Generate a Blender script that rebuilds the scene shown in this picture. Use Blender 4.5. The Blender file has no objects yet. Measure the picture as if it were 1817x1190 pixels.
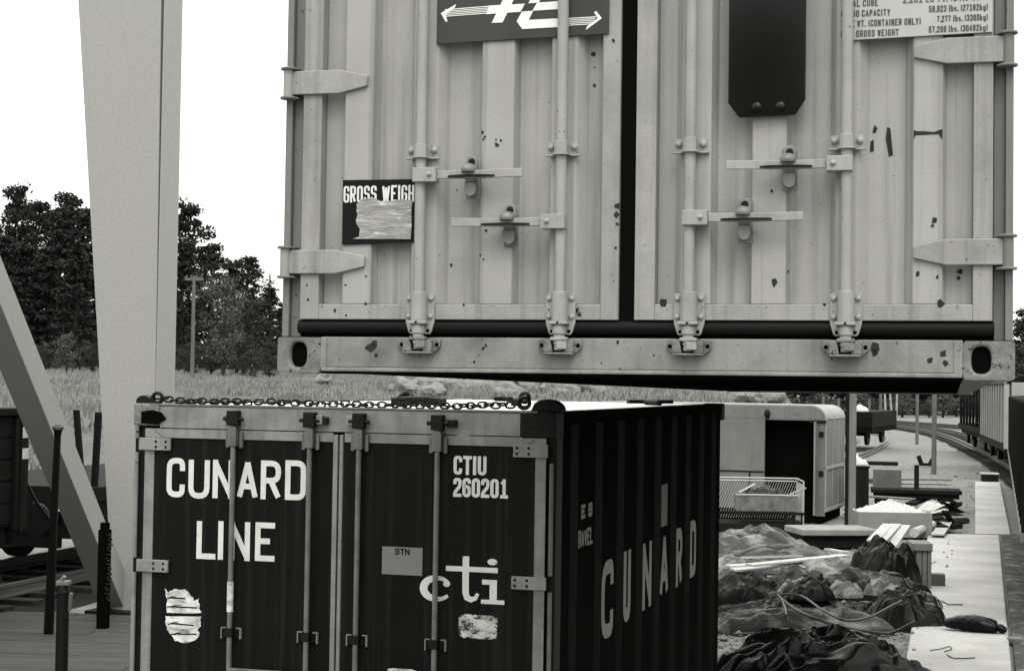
import bpy, bmesh, math, random
from mathutils import Vector, Matrix, Euler, noise
C = bpy.data.collections.new("yard"); S = bpy.context.scene
S.collection.children.link(C)
R = math.radians

# ------------------------------------------------------------------ camera
CAMH = 2.57
F_PX, PITCH, ROLL = 3033.4, 0.02906, -0.01524
cam_rot = Matrix.Rotation(PITCH, 3, 'X') @ Matrix.Rotation(ROLL, 3, 'Y')
cd = bpy.data.cameras.new("camera"); co = bpy.data.objects.new("camera", cd); C.objects.link(co)
cd.sensor_fit = 'HORIZONTAL'; cd.sensor_width = 36.0; cd.lens = F_PX / 1817 * 36.0
cd.clip_start = 0.1; cd.clip_end = 4000
co.matrix_world = Matrix.Translation((0, 0, CAMH)) @ (cam_rot @ Matrix(((1, 0, 0), (0, 0, -1), (0, 1, 0)))).to_4x4()
S.camera = co

# ------------------------------------------------------------------ light
SUN_EL, SUN_AZ = R(54), R(172)          # azimuth clockwise from +Y
w = bpy.data.worlds.new("World"); S.world = w; w.use_nodes = True
nt = w.node_tree; nt.nodes.clear()
sky = nt.nodes.new('ShaderNodeTexSky'); sky.sky_type = 'NISHITA'; sky.sun_disc = False
sky.sun_elevation = SUN_EL; sky.sun_rotation = SUN_AZ
sky.air_density = 2.0; sky.dust_density = 6.0; sky.ozone_density = 1.0
bw = nt.nodes.new('ShaderNodeRGBToBW'); nt.links.new(sky.outputs[0], bw.inputs[0])
# an even overcast: the sky's own brightness, flattened towards one grey
mp = nt.nodes.new('ShaderNodeMapRange'); mp.inputs[1].default_value = 0; mp.inputs[2].default_value = 20
mp.inputs[3].default_value = 10.2; mp.inputs[4].default_value = 16.0
nt.links.new(bw.outputs[0], mp.inputs[0])
# a cloud cover is about twice as bright overhead as at the horizon
wt = nt.nodes.new('ShaderNodeTexCoord'); sx = nt.nodes.new('ShaderNodeSeparateXYZ'); nt.links.new(wt.outputs['Generated'], sx.inputs[0])
zr = nt.nodes.new('ShaderNodeMapRange'); zr.inputs[1].default_value = 0.0; zr.inputs[2].default_value = 1.0
zr.inputs[3].default_value = 1.0; zr.inputs[4].default_value = 3.3; nt.links.new(sx.outputs[2], zr.inputs[0])
mu = nt.nodes.new('ShaderNodeMath'); mu.operation = 'MULTIPLY'; nt.links.new(mp.outputs[0], mu.inputs[0]); nt.links.new(zr.outputs[0], mu.inputs[1])
tint = nt.nodes.new('ShaderNodeMix'); tint.data_type = 'RGBA'; tint.blend_type = 'MULTIPLY'; tint.inputs[0].default_value = 1
nt.links.new(mu.outputs[0], tint.inputs[6]); tint.inputs[7].default_value = (1.0, 0.995, 0.945, 1)
bg = nt.nodes.new('ShaderNodeBackground'); bg.inputs[1].default_value = 0.10
nt.links.new(tint.outputs[2], bg.inputs[0])
wo = nt.nodes.new('ShaderNodeOutputWorld'); nt.links.new(bg.outputs[0], wo.inputs[0])
sl = bpy.data.lights.new("sun", 'SUN'); sl.energy = 1.4; sl.angle = R(22); sl.color = (1.0, 0.985, 0.94)
so = bpy.data.objects.new("sun", sl); C.objects.link(so)
sd = Vector((math.sin(SUN_AZ) * math.cos(SUN_EL), math.cos(SUN_AZ) * math.cos(SUN_EL), math.sin(SUN_EL)))
so.rotation_euler = sd.to_track_quat('Z', 'Y').to_euler()
S.view_settings.view_transform = 'Standard'; S.view_settings.look = 'None'
S.view_settings.exposure = 0.0; S.view_settings.gamma = 1.0; S.view_settings.use_curve_mapping = False
S.render.engine = 'CYCLES'

# ------------------------------------------------------------------ measuring helpers (photo pixel -> point)
def ray(px, py):
    return cam_rot @ Vector(((px - 908.5) / F_PX, 1.0, -(py - 595) / F_PX))
def at(px, py, Y):
    d = ray(px, py); d = d * (Y / d.y); return Vector((d.x, d.y, d.z + CAMH))
def gnd(px, py, z=0.0):
    d = ray(px, py); d = d * ((z - CAMH) / d.z); return Vector((d.x, d.y, z))

# ------------------------------------------------------------------ materials
def mat(name, v, rough=0.6, dirt=0.25, dscale=3.0, streak=0.0, chips=0.0, chip_v=0.02, bump=0.15, bscale=120.0,
        spec=0.4, metal=0.0, stretch=(1, 1, 1), dark=0.35, fine=0.0, tint=(1.0, 1.0, 0.96), light=None, fscale=0, bdist=0.02):
    m = bpy.data.materials.new(name); m.use_nodes = True; n = m.node_tree.nodes; L = m.node_tree.links
    b = n['Principled BSDF']; b.inputs['Roughness'].default_value = rough
    b.inputs['Specular IOR Level'].default_value = spec; b.inputs['Metallic'].default_value = metal
    tc = n.new('ShaderNodeTexCoord')
    mpn = n.new('ShaderNodeMapping'); mpn.inputs['Scale'].default_value = stretch; L.new(tc.outputs['Object'], mpn.inputs[0])
    def col(x): return (x * tint[0], x * tint[1], x * tint[2], 1)
    def noi(scale, det=5, src=mpn, rgh=0.6):
        t = n.new('ShaderNodeTexNoise'); t.inputs['Scale'].default_value = scale; t.inputs['Detail'].default_value = det
        t.inputs['Roughness'].default_value = rgh; L.new(src.outputs[0], t.inputs[0]); return t.outputs[0]
    def mix(a, bcol, fac):
        x = n.new('ShaderNodeMix'); x.data_type = 'RGBA'
        if isinstance(a, tuple): x.inputs[6].default_value = a
        else: L.new(a, x.inputs[6])
        x.inputs[7].default_value = bcol; L.new(fac, x.inputs[0]); return x.outputs[2]
    def ramp(src, a, bb, hi=1.0, lo=0.0):
        r = n.new('ShaderNodeMapRange'); r.inputs[1].default_value = a; r.inputs[2].default_value = bb
        r.inputs[3].default_value = lo; r.inputs[4].default_value = hi; L.new(src, r.inputs[0]); return r.outputs[0]
    c = col(v)
    if dirt: c = mix(c, col(v * dark), ramp(noi(dscale, 8), 0.42, 0.75, dirt))
    if light: c = mix(c, col(light[0]), ramp(noi(light[1], 6), light[2], light[2] + 0.14, 1.0))
    if fine: c = mix(c, col(v * 0.45), ramp(noi(fscale or dscale * 22, 4), 0.4, 0.7, fine))
    if streak:
        m2 = n.new('ShaderNodeMapping'); m2.inputs['Scale'].default_value = (26, 26, 0.55); L.new(tc.outputs['Object'], m2.inputs[0])
        c = mix(c, col(v * 0.25 if v > 0.1 else v * 2.4), ramp(noi(1.0, 5, m2), 0.5, 0.72, streak))
    if chips:
        f = ramp(noi(38, 3, mpn, 0.8), 0.715 - chips * 0.04, 0.735 - chips * 0.04)
        c = mix(c, col(chip_v), f)
    L.new(c, b.inputs['Base Color']) if not isinstance(c, tuple) else setattr(b.inputs['Base Color'], 'default_value', c)
    if bump:
        bp = n.new('ShaderNodeBump'); bp.inputs['Strength'].default_value = bump; bp.inputs['Distance'].default_value = bdist
        L.new(noi(bscale, 5), bp.inputs['Height']); L.new(bp.outputs[0], b.inputs['Normal'])
    return m

M = {}
M['grey_paint'] = mat('grey_paint', 0.285, 0.5, 0.30, 2.6, streak=0.5, chips=0.3, fine=0.32, bump=0.05, bscale=60, spec=0.25, fscale=170)
M['grey_frame'] = mat('grey_frame', 0.255, 0.5, 0.55, 4.0, streak=0.45, chips=1.15, fine=0.32, bump=0.06, bscale=60, spec=0.25, fscale=170)
M['grey_post'] = mat('grey_post', 0.13, 0.55, 0.35, 4.0, streak=0.3, chips=1.2, fine=0.1, bump=0.06, bscale=60)  # darker copy of the grey paint, carrying the shade of the recessed posts
M['grey_rod'] = mat('grey_rod', 0.26, 0.42, 0.3, 7.0, chips=0.9, fine=0.25, bump=0.05, spec=0.3, fscale=150, streak=0.25)
M['worn_casting'] = mat('worn_casting', 0.15, 0.6, 0.85, 9.0, chips=2.6, dark=0.12, fine=0.4, bump=0.3, bscale=40)
M['rubber'] = mat('rubber', 0.004, 0.55, 0, bump=0.03, spec=0.0)
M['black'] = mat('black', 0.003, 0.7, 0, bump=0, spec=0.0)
M['gloss_black'] = mat('gloss_black', 0.003, 0.10, 0, bump=0.012, bscale=3, spec=0.2)
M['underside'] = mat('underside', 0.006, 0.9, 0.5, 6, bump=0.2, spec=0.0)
M['sign_dark'] = mat('sign_dark', 0.04, 0.5, 0.35, 5, bump=0.02, chips=0.3, chip_v=0.02, spec=0.15)
M['sign_white'] = mat('sign_white', 0.6, 0.6, 0.2, 12, bump=0, dark=0.7)
M['sign_plate'] = mat('sign_plate', 0.33, 0.45, 0.3, 5, bump=0.02, dark=0.7, fine=0.12)
M['ink'] = mat('ink', 0.03, 0.6, 0.5, 60, bump=0, dark=2.5)
M['decal_black'] = mat('decal_black', 0.006, 0.4, 0, bump=0.02, spec=0.08)
M['torn_paper'] = mat('torn_paper', 0.27, 0.8, 0.7, 16, bump=0.5, bscale=35, dark=0.30, fine=0.5, stretch=(0.6, 1, 2.2), light=(0.5, 20, 0.56))
M['torn_white'] = mat('torn_white', 0.6, 0.8, 0.95, 15, bump=0.3, bscale=40, dark=0.04, stretch=(0.7, 1, 1.6), chips=1.5, chip_v=0.02)
M['torn_patch'] = mat('torn_patch', 0.5, 0.8, 1.0, 17, bump=0.2, bscale=40, dark=0.03, stretch=(0.7, 1, 1.3), chips=4.2, chip_v=0.012)
M['catch'] = mat('catch', 0.17, 0.45, 0.7, 12, chips=1.5, bump=0.1, fine=0.3, dark=0.2)  # grey darkened to carry the shading on the handle catches
M['rust'] = mat('rust', 0.012, 0.9, 0.5, 30, bump=0.2)
M['dark_door'] = mat('dark_door', 0.006, 0.36, 0.5, 3.5, streak=0.8, bump=0.06, bscale=20, dark=0.4, spec=0.06)
M['dark_flank'] = mat('dark_flank', 0.007, 0.35, 0.6, 3, bump=0.05, bscale=20, spec=0.13, dark=0.2)  # glossier copy of the side paint, so the groove flanks look lit
M['dark_side'] = mat('dark_side', 0.006, 0.48, 0.4, 3, bump=0.05, bscale=20, spec=0.0)
M['alu'] = mat('alu', 0.205, 0.5, 0.75, 6, streak=0.45, chips=1.2, fine=0.3, bump=0.1, bscale=40, dark=0.3)
M['alu_dark'] = mat('alu_dark', 0.1, 0.5, 0.6, 8, streak=0.4, chips=1.3, fine=0.3, bump=0.15, bscale=40)
M['rod_dark'] = mat('rod_dark', 0.13, 0.45, 0.6, 12, streak=0.3, chips=1.5, fine=0.35, bump=0.15, bscale=50, dark=0.2)
M['dark_steel'] = mat('dark_steel', 0.007, 0.5, 0.5, 12, bump=0.3, bscale=40, spec=0.12, fine=0.3)
M['letter'] = mat('letter', 0.55, 0.55, 0.35, 9, bump=0, dark=0.45, fine=0.12, chips=0.9, chip_v=0.05)
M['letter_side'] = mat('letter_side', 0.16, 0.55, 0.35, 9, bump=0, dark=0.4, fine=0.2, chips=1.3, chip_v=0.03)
M['roof_white'] = mat('roof_white', 0.62, 0.35, 0.4, 1.5, bump=0.05, bscale=9, dark=0.7)
M['crane_paint'] = mat('crane_paint', 0.265, 0.55, 0.10, 0.9, bump=0.03, bscale=30, dark=0.75, fine=0.22, spec=0.2, streak=0.0, fscale=26)
M['gravel'] = mat('gravel', 0.155, 0.95, 0.55, 0.22, fine=0.7, bump=1.0, bscale=14, dark=0.5, spec=0.15)
M['concrete'] = mat('concrete', 0.31, 0.8, 0.85, 0.8, fine=0.22, bump=0.25, bscale=20, dark=0.55, spec=0.2)
M['concrete_grey'] = mat('concrete_grey', 0.20, 0.85, 0.5, 3, fine=0.3, bump=0.3, bscale=20, spec=0.2)
M['planks'] = mat('planks', 0.05, 0.85, 0.8, 1.4, fine=0.4, bump=0.4, bscale=10, stretch=(0.35, 4, 1), dark=0.35, spec=0.2)
M['wood_pale'] = mat('wood_pale', 0.36, 0.75, 0.5, 4, fine=0.25, bump=0.2, bscale=10, stretch=(0.6, 6, 6), spec=0.2)
M['wood_mid'] = mat('wood_mid', 0.15, 0.8, 0.6, 4, fine=0.3, bump=0.3, bscale=10, stretch=(3, 3, 0.5), spec=0.2)
M['wood_dark'] = mat('wood_dark', 0.012, 0.85, 0.5, 4, fine=0.3, bump=0.3, bscale=10, spec=0.04)
M['wagon_dark'] = mat('wagon_dark', 0.006, 0.7, 0.5, 2, streak=0.35, bump=0.2, bscale=14, spec=0.05)
M['wagon_light'] = mat('wagon_light', 0.25, 0.7, 0.4, 2, streak=0.3, bump=0.1, spec=0.2)
M['van_paint'] = mat('van_paint', 0.125, 0.5, 0.7, 1.3, streak=0.4, chips=0.8, fine=0.12, bump=0.08, bscale=5, dark=0.5)
M['sill_paint'] = mat('sill_paint', 0.205, 0.55, 0.8, 4.5, streak=0.3, chips=1.9, fine=0.35, fscale=150, bump=0.08, bscale=60, spec=0.2, dark=0.3)
M['slat_paint'] = mat('slat_paint', 0.24, 0.7, 0.5, 2, streak=0.4, bump=0.1, spec=0.1)
M['van_end'] = mat('van_end', 0.17, 0.55, 0.5, 2, streak=0.4, chips=1, fine=0.15, bump=0.08, dark=0.5)
M['rock'] = mat('rock', 0.17, 0.9, 0.6, 3, fine=0.4, bump=0.5, bscale=8, dark=0.4, spec=0.1)
M['salt'] = mat('salt', 0.5, 0.9, 0.5, 25, fine=0.3, bump=0.6, bscale=40, dark=0.5)
M['tarp_black'] = mat('tarp_black', 0.004, 0.30, 0.4, 5, bump=0.2, bscale=30, spec=0.11)
M['tarp_canvas'] = mat('tarp_canvas', 0.028, 0.5, 0.5, 3.2, fine=0.2, bump=0.2, bscale=30, dark=0.2, spec=0.2, stretch=(0.8, 1.5, 1.5), light=(0.17, 3.0, 0.50))  # pale patches paint the light caught by the folds
M['tarp_light'] = mat('tarp_light', 0.07, 0.5, 0.5, 3.2, fine=0.2, bump=0.2, bscale=30, dark=0.3, spec=0.2, stretch=(0.8, 1.5, 1.5), light=(0.20, 4.0, 0.46))  # pale patches here too are painted fold highlights
M['tarp_dark'] = mat('tarp_dark', 0.010, 0.32, 0.7, 6, bump=0.2, bscale=30, spec=0.16, dark=0.2, light=(0.17, 3.6, 0.60), stretch=(0.6, 1.3, 1.3))  # pale patches on the dark sheet serve as painted highlights
M['cable'] = mat('cable', 0.012, 0.4, 0, bump=0, spec=0.3)
M['pole_wood'] = mat('pole_wood', 0.11, 0.85, 0.5, 3, streak=0.5, fine=0.2, bump=0.3, spec=0.15)
M['field_soil'] = mat('field_soil', 0.11, 0.95, 0.7, 0.3, fine=0.5, bump=0.5, bscale=5, spec=0.05, dark=0.4)
M['grass'] = mat('grass', 0.20, 0.9, 0.8, 0.35, fine=0.35, bump=0, spec=0.08, dark=0.40)
M['needles'] = mat('needles', 0.018, 0.8, 0.8, 0.5, bump=0, spec=0.12, dark=0.45, light=(0.055, 1.1, 0.62))
M['leaves'] = mat('leaves', 0.07, 0.8, 0.7, 0.6, bump=0, spec=0.12, dark=0.45)
M['scrub'] = mat('scrub', 0.035, 0.8, 0.7, 0.5, bump=0, spec=0.1, dark=0.4)
M['bark'] = mat('bark', 0.025, 0.95, 0.6, 2, bump=0.5, bscale=10, stretch=(3, 3, 0.6), spec=0.1)
M['birch'] = mat('birch', 0.3, 0.8, 0.7, 2.5, bump=0.1, dark=0.08, stretch=(0.5, 0.5, 2.0))
M['rail_steel'] = mat('rail_steel', 0.06, 0.4, 0.5, 4, bump=0.1, spec=0.5)
M['sleeper_pale'] = mat('sleeper_pale', 0.022, 0.9, 0.6, 3, bump=0.4, bscale=10, spec=0.1)
M['rubber_roll'] = mat('rubber_roll', 0.006, 0.6, 0, bump=0.03, spec=0.08)
M['sleeper'] = mat('sleeper', 0.025, 0.9, 0.6, 3, bump=0.4, bscale=10, spec=0.1)
M['ballast'] = mat('ballast', 0.1, 0.95, 0.6, 1.2, fine=0.6, bump=0.8, bscale=10, spec=0.1)
M['ballast_dark'] = mat('ballast_dark', 0.012, 0.95, 0.6, 1.2, fine=0.6, bump=0.8, bscale=10, spec=0.1)
M['ballast_mid'] = mat('ballast_mid', 0.05, 0.95, 0.6, 1.2, fine=0.6, bump=0.8, bscale=10, spec=0.1)
M['white_mark'] = mat('white_mark', 0.42, 0.7, 0.5, 6, bump=0, dark=0.4)
M['cage_wire'] = mat('cage_wire', 0.30, 0.5, 0.4, 8, bump=0, spec=0.5)

# ------------------------------------------------------------------ mesh building
class MB:
    def __init__(s): s.v = []; s.f = []
    def add(s, vs, fs):
        o = len(s.v); s.v += [tuple(p) for p in vs]; s.f += [tuple(i + o for i in f) for f in fs]; return s
    def box(s, x0, x1, y0, y1, z0, z1, m=None):
        vs = [Vector((x, y, z)) for z in (z0, z1) for y in (y0, y1) for x in (x0, x1)]
        if m: vs = [m @ p for p in vs]
        return s.add(vs, [(0, 2, 3, 1), (4, 5, 7, 6), (0, 1, 5, 4), (2, 6, 7, 3), (0, 4, 6, 2), (1, 3, 7, 5)])
    def hexa(s, bot, top):
        return s.add(list(bot) + list(top), [(3, 2, 1, 0), (4, 5, 6, 7), (0, 1, 5, 4), (1, 2, 6, 5), (2, 3, 7, 6), (3, 0, 4, 7)])
    def prism(s, poly, d0, d1, ax='y'):                  # polygon extruded along an axis
        def P(a, b, d): return {'y': (a, d, b), 'z': (a, b, d), 'x': (d, a, b)}[ax]
        n = len(poly)
        vs = [P(a, b, d0) for a, b in poly] + [P(a, b, d1) for a, b in poly]
        fs = [tuple(range(n - 1, -1, -1)), tuple(range(n, 2 * n))] + [(i, (i + 1) % n, n + (i + 1) % n, n + i) for i in range(n)]
        return s.add(vs, fs)
    def cyl(s, p0, p1, r0, r1=None, n=12, caps=True):
        r1 = r0 if r1 is None else r1
        p0, p1 = Vector(p0), Vector(p1); d = (p1 - p0).normalized()
        a = d.orthogonal().normalized(); b = d.cross(a)
        vs = []
        for p, r in ((p0, r0), (p1, r1)):
            for i in range(n):
                t = 2 * math.pi * i / n; vs.append(p + (a * math.cos(t) + b * math.sin(t)) * r)
        fs = [(i, (i + 1) % n, n + (i + 1) % n, n + i) for i in range(n)]
        if caps: fs += [tuple(range(n - 1, -1, -1)), tuple(range(n, 2 * n))]
        return s.add(vs, fs)
    def tube(s, pts, r, n=8, close=False, rs=None):
        pts = [Vector(p) for p in pts]; N = len(pts); vs = []; a = None
        for i, p in enumerate(pts):
            if close: d = (pts[(i + 1) % N] - pts[i - 1])
            else: d = pts[min(i + 1, N - 1)] - pts[max(i - 1, 0)]
            d = d.normalized()
            a = d.orthogonal().normalized() if a is None else (a - d * a.dot(d)).normalized()
            b = d.cross(a); rr = rs[i] if rs else r
            for k in range(n):
                t = 2 * math.pi * k / n; vs.append(p + (a * math.cos(t) + b * math.sin(t)) * rr)
        fs = []
        for i in range(N if close else N - 1):
            j = (i + 1) % N
            for k in range(n):
                l = (k + 1) % n; fs.append((i * n + k, i * n + l, j * n + l, j * n + k))
        if not close: fs += [tuple(range(n - 1, -1, -1)), tuple((N - 1) * n + k for k in range(n))]
        return s.add(vs, fs)
    def ball(s, c, rx, ry=None, rz=None, n=10, m=6, zmin=-1.0):
        ry = rx if ry is None else ry; rz = rx if rz is None else rz; c = Vector(c); vs = []; fs = []
        for j in range(m + 1):
            ph = math.asin(zmin) + (math.pi / 2 - math.asin(zmin)) * j / m
            for i in range(n):
                t = 2 * math.pi * i / n
                vs.append(c + Vector((rx * math.cos(ph) * math.cos(t), ry * math.cos(ph) * math.sin(t), rz * math.sin(ph))))
        for j in range(m):
            for i in range(n):
                k = (i + 1) % n; fs.append((j * n + i, j * n + k, (j + 1) * n + k, (j + 1) * n + i))
        return s.add(vs, fs)
    def dome_y(s, c, r, d, n=10, m=4):                   # rivet head that bulges towards -y
        c = Vector(c); vs = []; fs = []
        for j in range(m + 1):
            ph = math.pi / 2 * j / m
            for i in range(n):
                t = 2 * math.pi * i / n
                vs.append(c + Vector((r * math.cos(ph) * math.cos(t), -d * math.sin(ph), r * math.cos(ph) * math.sin(t))))
        for j in range(m):
            for i in range(n):
                k = (i + 1) % n; fs.append((j * n + i, j * n + k, (j + 1) * n + k, (j + 1) * n + i))
        return s.add(vs, fs)
    def build(s, name, m, parent=None, bevel=0.0, smooth=False):
        me = bpy.data.meshes.new(name); me.from_pydata(s.v, [], s.f); me.update()
        bm = bmesh.new(); bm.from_mesh(me); bmesh.ops.remove_doubles(bm, verts=bm.verts, dist=1e-6)
        bmesh.ops.recalc_face_normals(bm, faces=bm.faces); bm.to_mesh(me); bm.free()
        me.materials.append(m if not isinstance(m, str) else M[m])
        if smooth:
            me.polygons.foreach_set('use_smooth', [True] * len(me.polygons))
        o = bpy.data.objects.new(name, me); C.objects.link(o)
        if parent: o.parent = parent
        if bevel:
            b = o.modifiers.new('bevel', 'BEVEL'); b.width = bevel; b.segments = 2; b.limit_method = 'ANGLE'; b.angle_limit = R(40)
        if smooth:
            me.set_sharp_from_angle(angle=R(45))
        return o

def tag(o, label=None, cat=None, group=None, kind=None):
    if label: o['label'] = label
    if cat: o['category'] = cat
    if group: o['group'] = group
    if kind: o['kind'] = kind
    return o
def thing(name, label, cat, loc=(0, 0, 0), rot=(0, 0, 0), group=None):
    o = bpy.data.objects.new(name, None); C.objects.link(o); o.location = loc; o.rotation_euler = rot
    o.empty_display_size = 0.2
    return tag(o, label, cat, group)
def copy_tree(o, parent=None):
    c = o.copy(); C.objects.link(c)
    if parent: c.parent = parent
    for ch in list(o.children): copy_tree(ch, c)
    return c

# ------------------------------------------------------------------ stroke lettering
def rnd(pts, r, k=4):
    out = []
    for i, p in enumerate(pts):
        p = Vector(p)
        if i == 0 or i == len(pts) - 1 or r <= 0: out.append(p); continue
        a = Vector(pts[i - 1]) - p; b = Vector(pts[i + 1]) - p
        q = min(r, a.length * 0.5, b.length * 0.5)
        A = p + a.normalized() * q; B = p + b.normalized() * q
        for j in range(k + 1):
            t = j / k; out.append((1 - t) ** 2 * A + 2 * t * (1 - t) * p + t * t * B)
    return out
def rndc(pts, r, k=4):
    n = len(pts); mid = [((Vector(pts[0]) + Vector(pts[-1])) / 2)[:]] + list(pts) + [((Vector(pts[0]) + Vector(pts[-1])) / 2)[:]]
    return rnd(mid, r, k)
RND = 0.42
GL = {   # (list of strokes, each a list of unit points, corner rounding)
 'C': [([(1, .70), (1, 1), (0, 1), (0, 0), (1, 0), (1, .30)], 1)], 'U': [([(0, 1), (0, 0), (1, 0), (1, 1)], 1)],
 'N': [([(0, 0), (0, 1)], 0), ([(0, 1), (1, 0)], 0), ([(1, 0), (1, 1)], 0)], 'A': [([(0, 0), (.5, 1)], 0), ([(.5, 1), (1, 0)], 0), ([(.2, .3), (.8, .3)], 0)],
 'R': [([(0, 0), (0, 1)], 0), ([(0, 1), (1, 1), (1, .48), (0, .48)], 1), ([(.5, .48), (1, 0)], 0)],
 'D': [([(0, .5), (0, 1), (1, 1), (1, 0), (0, 0), (0, .5)], 2)], 'L': [([(0, 1), (0, 0), (1, 0)], 0)], 'I': [([(.5, 0), (.5, 1)], 0)],
 'E': [([(1, 1), (0, 1), (0, 0), (1, 0)], 0), ([(0, .52), (.85, .52)], 0)], 'T': [([(0, 1), (1, 1)], 0), ([(.5, 1), (.5, 0)], 0)],
 'S': [([(1, .72), (1, 1), (0, 1), (0, .52), (1, .52), (1, 0), (0, 0), (0, .28)], 1)], 'G': [([(1, .70), (1, 1), (0, 1), (0, 0), (1, 0), (1, .48), (.5, .48)], 1)],
 'O': [([(0, .5), (0, 1), (1, 1), (1, 0), (0, 0), (0, .5)], 1)], 'W': [([(0, 1), (.25, 0)], 0), ([(.25, 0), (.5, .9)], 0), ([(.5, .9), (.75, 0)], 0), ([(.75, 0), (1, 1)], 0)],
 'H': [([(0, 0), (0, 1)], 0), ([(1, 0), (1, 1)], 0), ([(0, .5), (1, .5)], 0)], 'P': [([(0, 0), (0, 1)], 0), ([(0, 1), (1, 1), (1, .45), (0, .45)], 1)],
 'B': [([(0, .5), (0, 1), (1, 1), (1, .53), (0, .53)], 1), ([(0, .53), (1, .53), (1, 0), (0, 0), (0, .53)], 1)], 'Y': [([(0, 1), (.5, .5)], 0), ([(1, 1), (.5, .5)], 0), ([(.5, .5), (.5, 0)], 0)],
 'M': [([(0, 0), (0, 1)], 0), ([(0, 1), (.5, .3)], 0), ([(.5, .3), (1, 1)], 0), ([(1, 1), (1, 0)], 0)], 'X': [([(0, 0), (1, 1)], 0), ([(0, 1), (1, 0)], 0)],
 'V': [([(0, 1), (.5, 0)], 0), ([(.5, 0), (1, 1)], 0)],
 '0': [([(0, .5), (0, 1), (1, 1), (1, 0), (0, 0), (0, .5)], 1)], '1': [([(.15, .8), (.55, 1)], 0), ([(.55, 1), (.55, 0)], 0), ([(.1, 0), (1, 0)], 0)],
 '2': [([(0, .70), (0, 1), (1, 1), (1, .58), (0, .18), (0, 0)], 1), ([(0, 0), (1, 0)], 0)], '3': [([(0, .75), (0, 1), (1, 1), (1, .53), (.4, .53)], 1), ([(.4, .53), (1, .53), (1, 0), (0, 0), (0, .25)], 1)],
 '4': [([(.75, 0), (.75, 1)], 0), ([(.75, 1), (0, .3), (1, .3)], 0)], '5': [([(1, 1), (0, 1), (0, .56), (1, .56), (1, 0), (0, 0), (0, .25)], 1)],
 '6': [([(1, .75), (1, 1), (0, 1), (0, 0), (1, 0), (1, .55), (0, .55)], 1)], '7': [([(0, 1), (1, 1), (.3, 0)], 0)],
 '8': [([(0, .75), (0, 1), (1, 1), (1, .53), (0, .53), (0, .75)], 1), ([(0, .26), (0, .53), (1, .53), (1, 0), (0, 0), (0, .26)], 1)], '9': [([(0, .25), (0, 0), (1, 0), (1, 1), (0, 1), (0, .45), (1, .45)], 1)],
 'l': [([(.5, 0), (.5, 1)], 0)], 'b': [([(0, 1), (0, 0), (1, 0), (1, .62), (0, .62)], 1)], 's': [([(1, .62), (0, .62), (0, .31), (1, .31), (1, 0), (0, 0)], 1)],
 'k': [([(0, 0), (0, 1)], 0), ([(1, .62), (0, .25)], 0), ([(.3, .36), (1, 0)], 0)], 'g': [([(1, 0), (0, 0), (0, .62), (1, .62), (1, -.25), (0, -.25)], 1)],
 'c': [([(1, .62), (0, .62), (0, 0), (1, 0)], 1)], 'u': [([(0, .62), (0, 0), (1, 0), (1, .62)], 1)], 'f': [([(1, 1), (.5, 1), (.5, 0)], 1), ([(0, .62), (1, .62)], 0)], 't': [([(.5, 1), (.5, 0), (1, 0)], 1), ([(0, .62), (1, .62)], 0)],
 '(': [([(.8, 1.05), (.3, .8), (.3, .2), (.8, -.05)], 1)], ')': [([(.2, 1.05), (.7, .8), (.7, .2), (.2, -.05)], 1)],
 '.': [([(.3, 0), (.3, .12)], 0)], ',': [([(.35, .1), (.2, -.15)], 0)], "-": [([(0, .5), (1, .5)], 0)],
}
def stroke(mb, pts, t, y, closed=False):
    """flat band of width t along a 2D path (x, z) at depth y, 1 mm thick"""
    n = len(pts); L_ = []; R_ = []
    for i, p in enumerate(pts):
        a = (pts[i] - pts[i - 1]) if i > 0 else (pts[0] - pts[-2] if closed else pts[1] - pts[0])
        b = (pts[i + 1] - pts[i]) if i < n - 1 else (pts[1] - pts[0] if closed else pts[-1] - pts[-2])
        if a.length < 1e-9: a = b
        if b.length < 1e-9: b = a
        a = a.normalized(); b = b.normalized(); na = Vector((-a.y, a.x)); nb = Vector((-b.y, b.x))
        m_ = na + nb
        m_ = m_.normalized() if m_.length > 1e-6 else na
        k = t / 2 / max(0.35, m_.dot(na))
        L_.append(p + m_ * k); R_.append(p - m_ * k)
    vs = [(q.x, y, q.y) for q in L_] + [(q.x, y, q.y) for q in R_]
    vs += [(x, y + 0.001, z) for x, _, z in vs]
    N = 2 * n; fs = []
    for i in range(n - 1):
        fs += [(i, i + 1, n + i + 1, n + i), (N + i, N + n + i, N + n + i + 1, N + i + 1),
               (i, N + i, N + i + 1, i + 1), (n + i, n + i + 1, N + n + i + 1, N + n + i)]
    fs += [(0, n, N + n, N), (n - 1, N + n - 1, N + N - 1, N - 1)]
    mb.add(vs, fs)
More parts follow.
